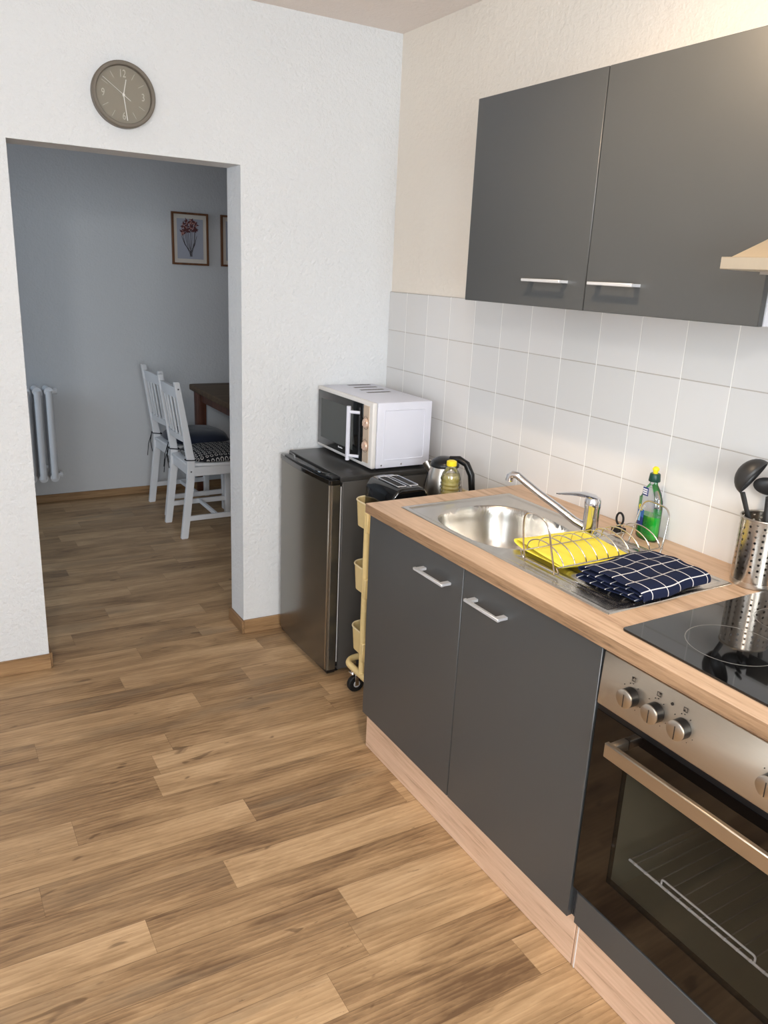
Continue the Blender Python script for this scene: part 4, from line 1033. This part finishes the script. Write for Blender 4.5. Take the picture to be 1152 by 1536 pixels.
# ------------------------------------------------------------ chairs (local, facing +x)
def chair(loc, rz, label):
    c = thing('dining_chair', label, 'chair', loc, 'white slat back chairs at the dining table', rotz=rz, local=True)
    hw = .1700; d2 = .019
    def post(y):
        b = MB(); s = [(-.222, 0), (-.178, .36), (-.176, .47), (-.238, .925)]; t = [.040, .044, .044, .030]
        A = [];
        for (x, z), w_ in zip(s, t): A.append([(x, y - d2 * .75, z), (x + w_, y - d2 * .75, z), (x + w_, y + d2 * .75, z), (x, y + d2 * .75, z)])
        bm = b.bm; R_ = [[bm.verts.new(q) for q in ring] for ring in A]
        for p, q in zip(R_, R_[1:]):
            for k in range(4): bm.faces.new((p[k], p[(k + 1) % 4], q[(k + 1) % 4], q[k]))
        bm.faces.new(R_[0][::-1]); bm.faces.new(R_[-1]); bmesh.ops.recalc_face_normals(bm, faces=bm.faces)
        bmesh.ops.bevel(bm, geom=list(bm.edges), offset=.003, segments=2, affect='EDGES')
        o = b.build('back_leg', 'white_wood', c)
        s_ = -1 if y < 0 else 1
        for x, z in ((-.216, .885), (-.155, .405)): MB().lathe([(0, 0), (.005, 0), (.0055, .0015), (0, .0018)], (x + (.0 if z > .8 else .0), y + s_ * d2 * .75, z), 'Y', 12).build('bolt_cap', 'black', o)
    for y in (-hw, hw): post(y)
    for y in (-hw, hw): MB().hexa([(.165, y - .016, 0), (.197, y - .016, 0), (.197, y + .016, 0), (.165, y + .016, 0), (.160, y - .018, .43), (.200, y - .018, .43), (.200, y + .018, .43), (.160, y + .018, .43)], .003).build('front_leg', 'white_wood', c)
    MB().prism([(-.175, -.150), (-.175, .150), (.0, .195), (.215, .200), (.225, .17), (.225, -.17), (.215, -.200), (.0, -.195)], .430, .450, 'Z', .006, 3).build('seat', 'white_wood', c)
    for y in (-hw, hw): MB().box(-.150, .165, y - .010, y + .010, .375, .430, .002, 1).build('side_apron', 'white_wood', c)
    MB().box(-.165, -.147, -hw, hw, .375, .430, .002, 1).build('rear_apron', 'white_wood', c)
    MB().box(.172, .190, -hw, hw, .375, .430, .002, 1).build('front_apron', 'white_wood', c)
    for y in (-hw, hw): MB().box(-.196, .172, y - .008, y + .008, .105, .135, .002, 1).build('side_stretcher', 'white_wood', c)
    MB().box(-.008, .010, -hw, hw, .108, .132, .002, 1).build('cross_stretcher', 'white_wood', c)
    def xb(z): return -.176 + (-.238 + .176) * (z - .47) / .455 + .008
    def rail(z0, z1, arch, nm):
        bm = bmesh.new(); n = 12; rows = []
        for k in range(n + 1):
            y = -hw + .01 + (2 * hw - .02) * k / n; e = 1 - (2 * k / n - 1) ** 2; zt = z1 + arch * e
            dx = -.012 * e
            rows.append([bm.verts.new(q) for q in ((xb(z0) + dx, y, z0), (xb(z0) + .018 + dx, y, z0), (xb(zt) + .018 + dx, y, zt), (xb(zt) + dx, y, zt))])
        for p, q in zip(rows, rows[1:]):
            for k in range(4): bm.faces.new((p[k], p[(k + 1) % 4], q[(k + 1) % 4], q[k]))
        bm.faces.new(rows[0]); bm.faces.new(rows[-1][::-1]); bmesh.ops.recalc_face_normals(bm, faces=bm.faces)
        m_ = MB(); m_.bm.free(); m_.bm = bm; m_.build(nm, 'white_wood', c)
    rail(.832, .888, .010, 'top_rail'); rail(.575, .612, 0, 'lower_rail')
    for k in range(4):
        y = -.096 + k * .064; e = 1 - (y / hw) ** 2; dx = -.012 * e
        MB().hexa([(xb(.605) + .004 + dx, y - .011, .605), (xb(.605) + .014 + dx, y - .011, .605), (xb(.605) + .014 + dx, y + .011, .605), (xb(.605) + .004 + dx, y + .011, .605),
                   (xb(.838) + .004 + dx, y - .011, .838), (xb(.838) + .014 + dx, y - .011, .838), (xb(.838) + .014 + dx, y + .011, .838), (xb(.838) + .004 + dx, y + .011, .838)], .002, 1).build('slat', 'white_wood', c)
    return c
CH1 = (-.330, 1.530, 0); CH2 = (-.300, 2.020, 0)
c1 = chair(CH1, 0.0, 'nearer white slat back chair with black and white patterned cushion')
dup(c1, CH2, math.radians(2.5), 'farther white slat back chair with plain navy cushion')

def cushion(name, loc, thick, mat, label, puff, rz=0.0):
    t = thing(name, label, 'cushion', (loc[0], loc[1], .4505), None, rotz=rz, local=True)
    bm = bmesh.new(); n = 22; L, W_ = .185, .185; gt = []; gb = []
    for i in range(n + 1):
        ra, rb = [], []
        for j in range(n + 1):
            u, v = 2 * i / n - 1, 2 * j / n - 1
            # squircle map
            x = u * math.sqrt(1 - v * v * .28) * L * 1.08; y = v * math.sqrt(1 - u * u * .28) * W_ * 1.08
            e = max(0, (1 - abs(u) ** 3.2) * (1 - abs(v) ** 3.2)) ** .5
            tuft = sum(math.exp(-((u - a) ** 2 + (v - b_) ** 2) / .02) for a in (-.35, .35) for b_ in (-.35, .35)) * puff
            ra.append(bm.verts.new((x, y, .012 + (thick - .012) * e - tuft * .010))); rb.append(bm.verts.new((x, y, .0115 - .0105 * min(1, e * 2))))
        gt.append(ra); gb.append(rb)
    for i in range(n):
        for j in range(n):
            bm.faces.new((gt[i][j], gt[i + 1][j], gt[i + 1][j + 1], gt[i][j + 1])); bm.faces.new((gb[i][j], gb[i][j + 1], gb[i + 1][j + 1], gb[i + 1][j]))
    per = [(i, 0) for i in range(n)] + [(n, j) for j in range(n)] + [(i, n) for i in range(n, 0, -1)] + [(0, j) for j in range(n, 0, -1)]
    for a, c_ in zip(per, per[1:] + per[:1]): bm.faces.new((gt[a[0]][a[1]], gb[a[0]][a[1]], gb[c_[0]][c_[1]], gt[c_[0]][c_[1]]))
    bmesh.ops.recalc_face_normals(bm, faces=bm.faces)
    m_ = MB(); m_.bm.free(); m_.bm = bm; m_.build('pad', mat, t, ang=80)
    return t
cu1 = cushion('seat_cushion', (-.275, 1.53), .058, 'rings', 'black and white ring patterned cushion tied to the nearer chair', 1.0)
cu2 = cushion('seat_cushion', (-.300 + .050, 2.02 + .0022), .075, 'navy', 'thick plain navy cushion tied to the farther chair', 0.4, math.radians(2.5))
for cu, dxs in ((cu1, (CH1[0] + .275, 0)), (cu2, (CH2[0] + .25, 0))):
    for s in (-1, 1):
        x = -.176 + dxs[0]; y = s * .170
        b = MB(); b.tube([(x + .050, s * .150, .018), (x + .046, y + s * .019, .022), (x + .02, y + s * .021, .024), (x - .006, y + s * .019, .026), (x - .010, y, .026), (x - .006, y - s * .019, .024), (x + .05, s * .140, .018)], .0032, 7)
        if cu is cu2 or s > 0:
            b.tube([(x - .010, y, .024), (x - .022, y - .004, -.03), (x - .012, y - .010, -.10)], .0024, 6); b.tube([(x - .010, y, .024), (x - .030, y + .012, -.05), (x - .038, y + .016, -.13)], .0024, 6)
        b.build('tie_string', 'string', cu)

# ------------------------------------------------------------ ceiling lamp (above the frame)
LX, LY = -.95, -1.75
cl = thing('ceiling_lamp', 'small white ceiling spotlight above the worktop', 'lamp', (LX, LY, ZC))
MB().lathe([(0, ZC - .001), (.06, ZC - .001), (.06, ZC - .02), (.055, ZC - .026), (0, ZC - .026)], (LX, LY, 0), n=32).build('base', 'white_app', cl)
MB().cyl((LX, LY, ZC - .026), (LX, LY, 2.34), .006, 14).build('stem', 'white_app', cl)
MB().lathe([(.014, 2.345), (.028, 2.34), (.040, 2.315), (.042, 2.30), (.039, 2.30), (.027, 2.335), (.014, 2.34)], (LX, LY, 0), n=32).build('shade', 'white_app', cl)
MB().lathe([(0, 2.295), (.014, 2.30), (.018, 2.313), (.014, 2.33), (0, 2.338)], (LX, LY, 0), n=20).build('bulb', 'bulb', cl)

# ------------------------------------------------------------ lights
def lamp(name, typ, loc, power, col, rot=None, **kw):
    l = bpy.data.lights.new(name, typ); l.energy = power; l.color = col
    for k, v in kw.items(): setattr(l, k, v)
    o = bpy.data.objects.new(name, l); C.objects.link(o); o.location = loc
    if rot: o.rotation_euler = rot
    return o
def aim(a, b): return (Vector(b) - Vector(a)).to_track_quat('-Z', 'Y').to_euler()
lamp('lamp_light', 'SPOT', (LX, LY, 2.275), 56, (1.0, .75, .49), rot=aim((LX, LY, 2.275), (-.05, -1.95, 1.15)), shadow_soft_size=.03, spot_size=math.radians(140), spot_blend=1.0)
# daylight through the windows
lamp('window_daylight', 'AREA', (KL - .10, -2.70, 1.575), 45, (.82, .91, 1.0), rot=(0, -PI / 2, 0), shape='RECTANGLE', size=1.2, size_y=.86)
lamp('front_daylight', 'AREA', (-1.95, KF - .10, 1.575), 150, (.90, .95, 1.0), rot=(PI / 2, 0, 0), shape='RECTANGLE', size=1.5, size_y=1.25)
lamp('dining_daylight', 'AREA', (-3.28, 1.30, 1.52), 26, (.70, .85, 1.0), rot=(0, -PI / 2 + .5, 0), shape='RECTANGLE', size=1.2, size_y=1.05)
# added fill light with a made-up pendant fitting, unseen behind the camera
gl = thing('added_fill_pendant', 'made-up pendant fitting behind the camera, added as fill light', 'lamp', (-2.35, -3.7, ZC))
MB().cyl((-2.35, -3.7, 2.25), (-2.35, -3.7, ZC), .004, 8).build('cord', 'white_app', gl)
MB().lathe([(0, 2.25), (.03, 2.25), (.03, 2.22), (0, 2.22)], (-2.35, -3.7, 0), n=20).build('fitting', 'white_app', gl)
lamp('added_fill_light', 'POINT', (-2.35, -3.7, 2.12), 84, (1.0, .97, .93), shadow_soft_size=.10)  # unseen point light, added to brighten ceiling and room

w_ = bpy.data.worlds.new('world'); bpy.context.scene.world = w_; w_.use_nodes = True
nt = w_.node_tree; bg = nt.nodes['Background']; sky = nt.nodes.new('ShaderNodeTexSky'); sky.sky_type = 'PREETHAM'
nt.links.new(sky.outputs[0], bg.inputs[0]); bg.inputs[1].default_value = 0.5

# ------------------------------------------------------------ camera
cam = bpy.data.cameras.new('camera'); co = bpy.data.objects.new('camera', cam); C.objects.link(co)
yaw, pitch, roll, F = 0.56242, -0.28536, 0.05251, 1175.37
sy, cy, sp, cp_ = math.sin(yaw), math.cos(yaw), math.sin(pitch), math.cos(pitch)
fw0 = Vector((sy, cy, 0)); rt = Vector((cy, -sy, 0)); up = Vector((0, 0, 1))
fw = fw0 * cp_ + up * sp; u = up * cp_ - fw0 * sp; cr, sr = math.cos(roll), math.sin(roll)
r_ = rt * cr + u * sr; u_ = u * cr - rt * sr
mt = Matrix((r_, u_, -fw)).transposed().to_4x4(); mt.translation = Vector((-1.78829, -3.02032, 1.56876)); co.matrix_world = mt
cam.sensor_fit = 'AUTO'; cam.sensor_width = 36; cam.lens = F * 36 / 1536; cam.shift_x = -26.28 / 1536; cam.shift_y = -12.6 / 1536
cam.clip_start = .02
bpy.context.scene.camera = co
sc = bpy.context.scene
sc.view_settings.view_transform = 'Standard'; sc.view_settings.look = 'None'; sc.view_settings.exposure = -0.32
for o in bpy.data.objects:
    if '_o' in o: del o['_o']
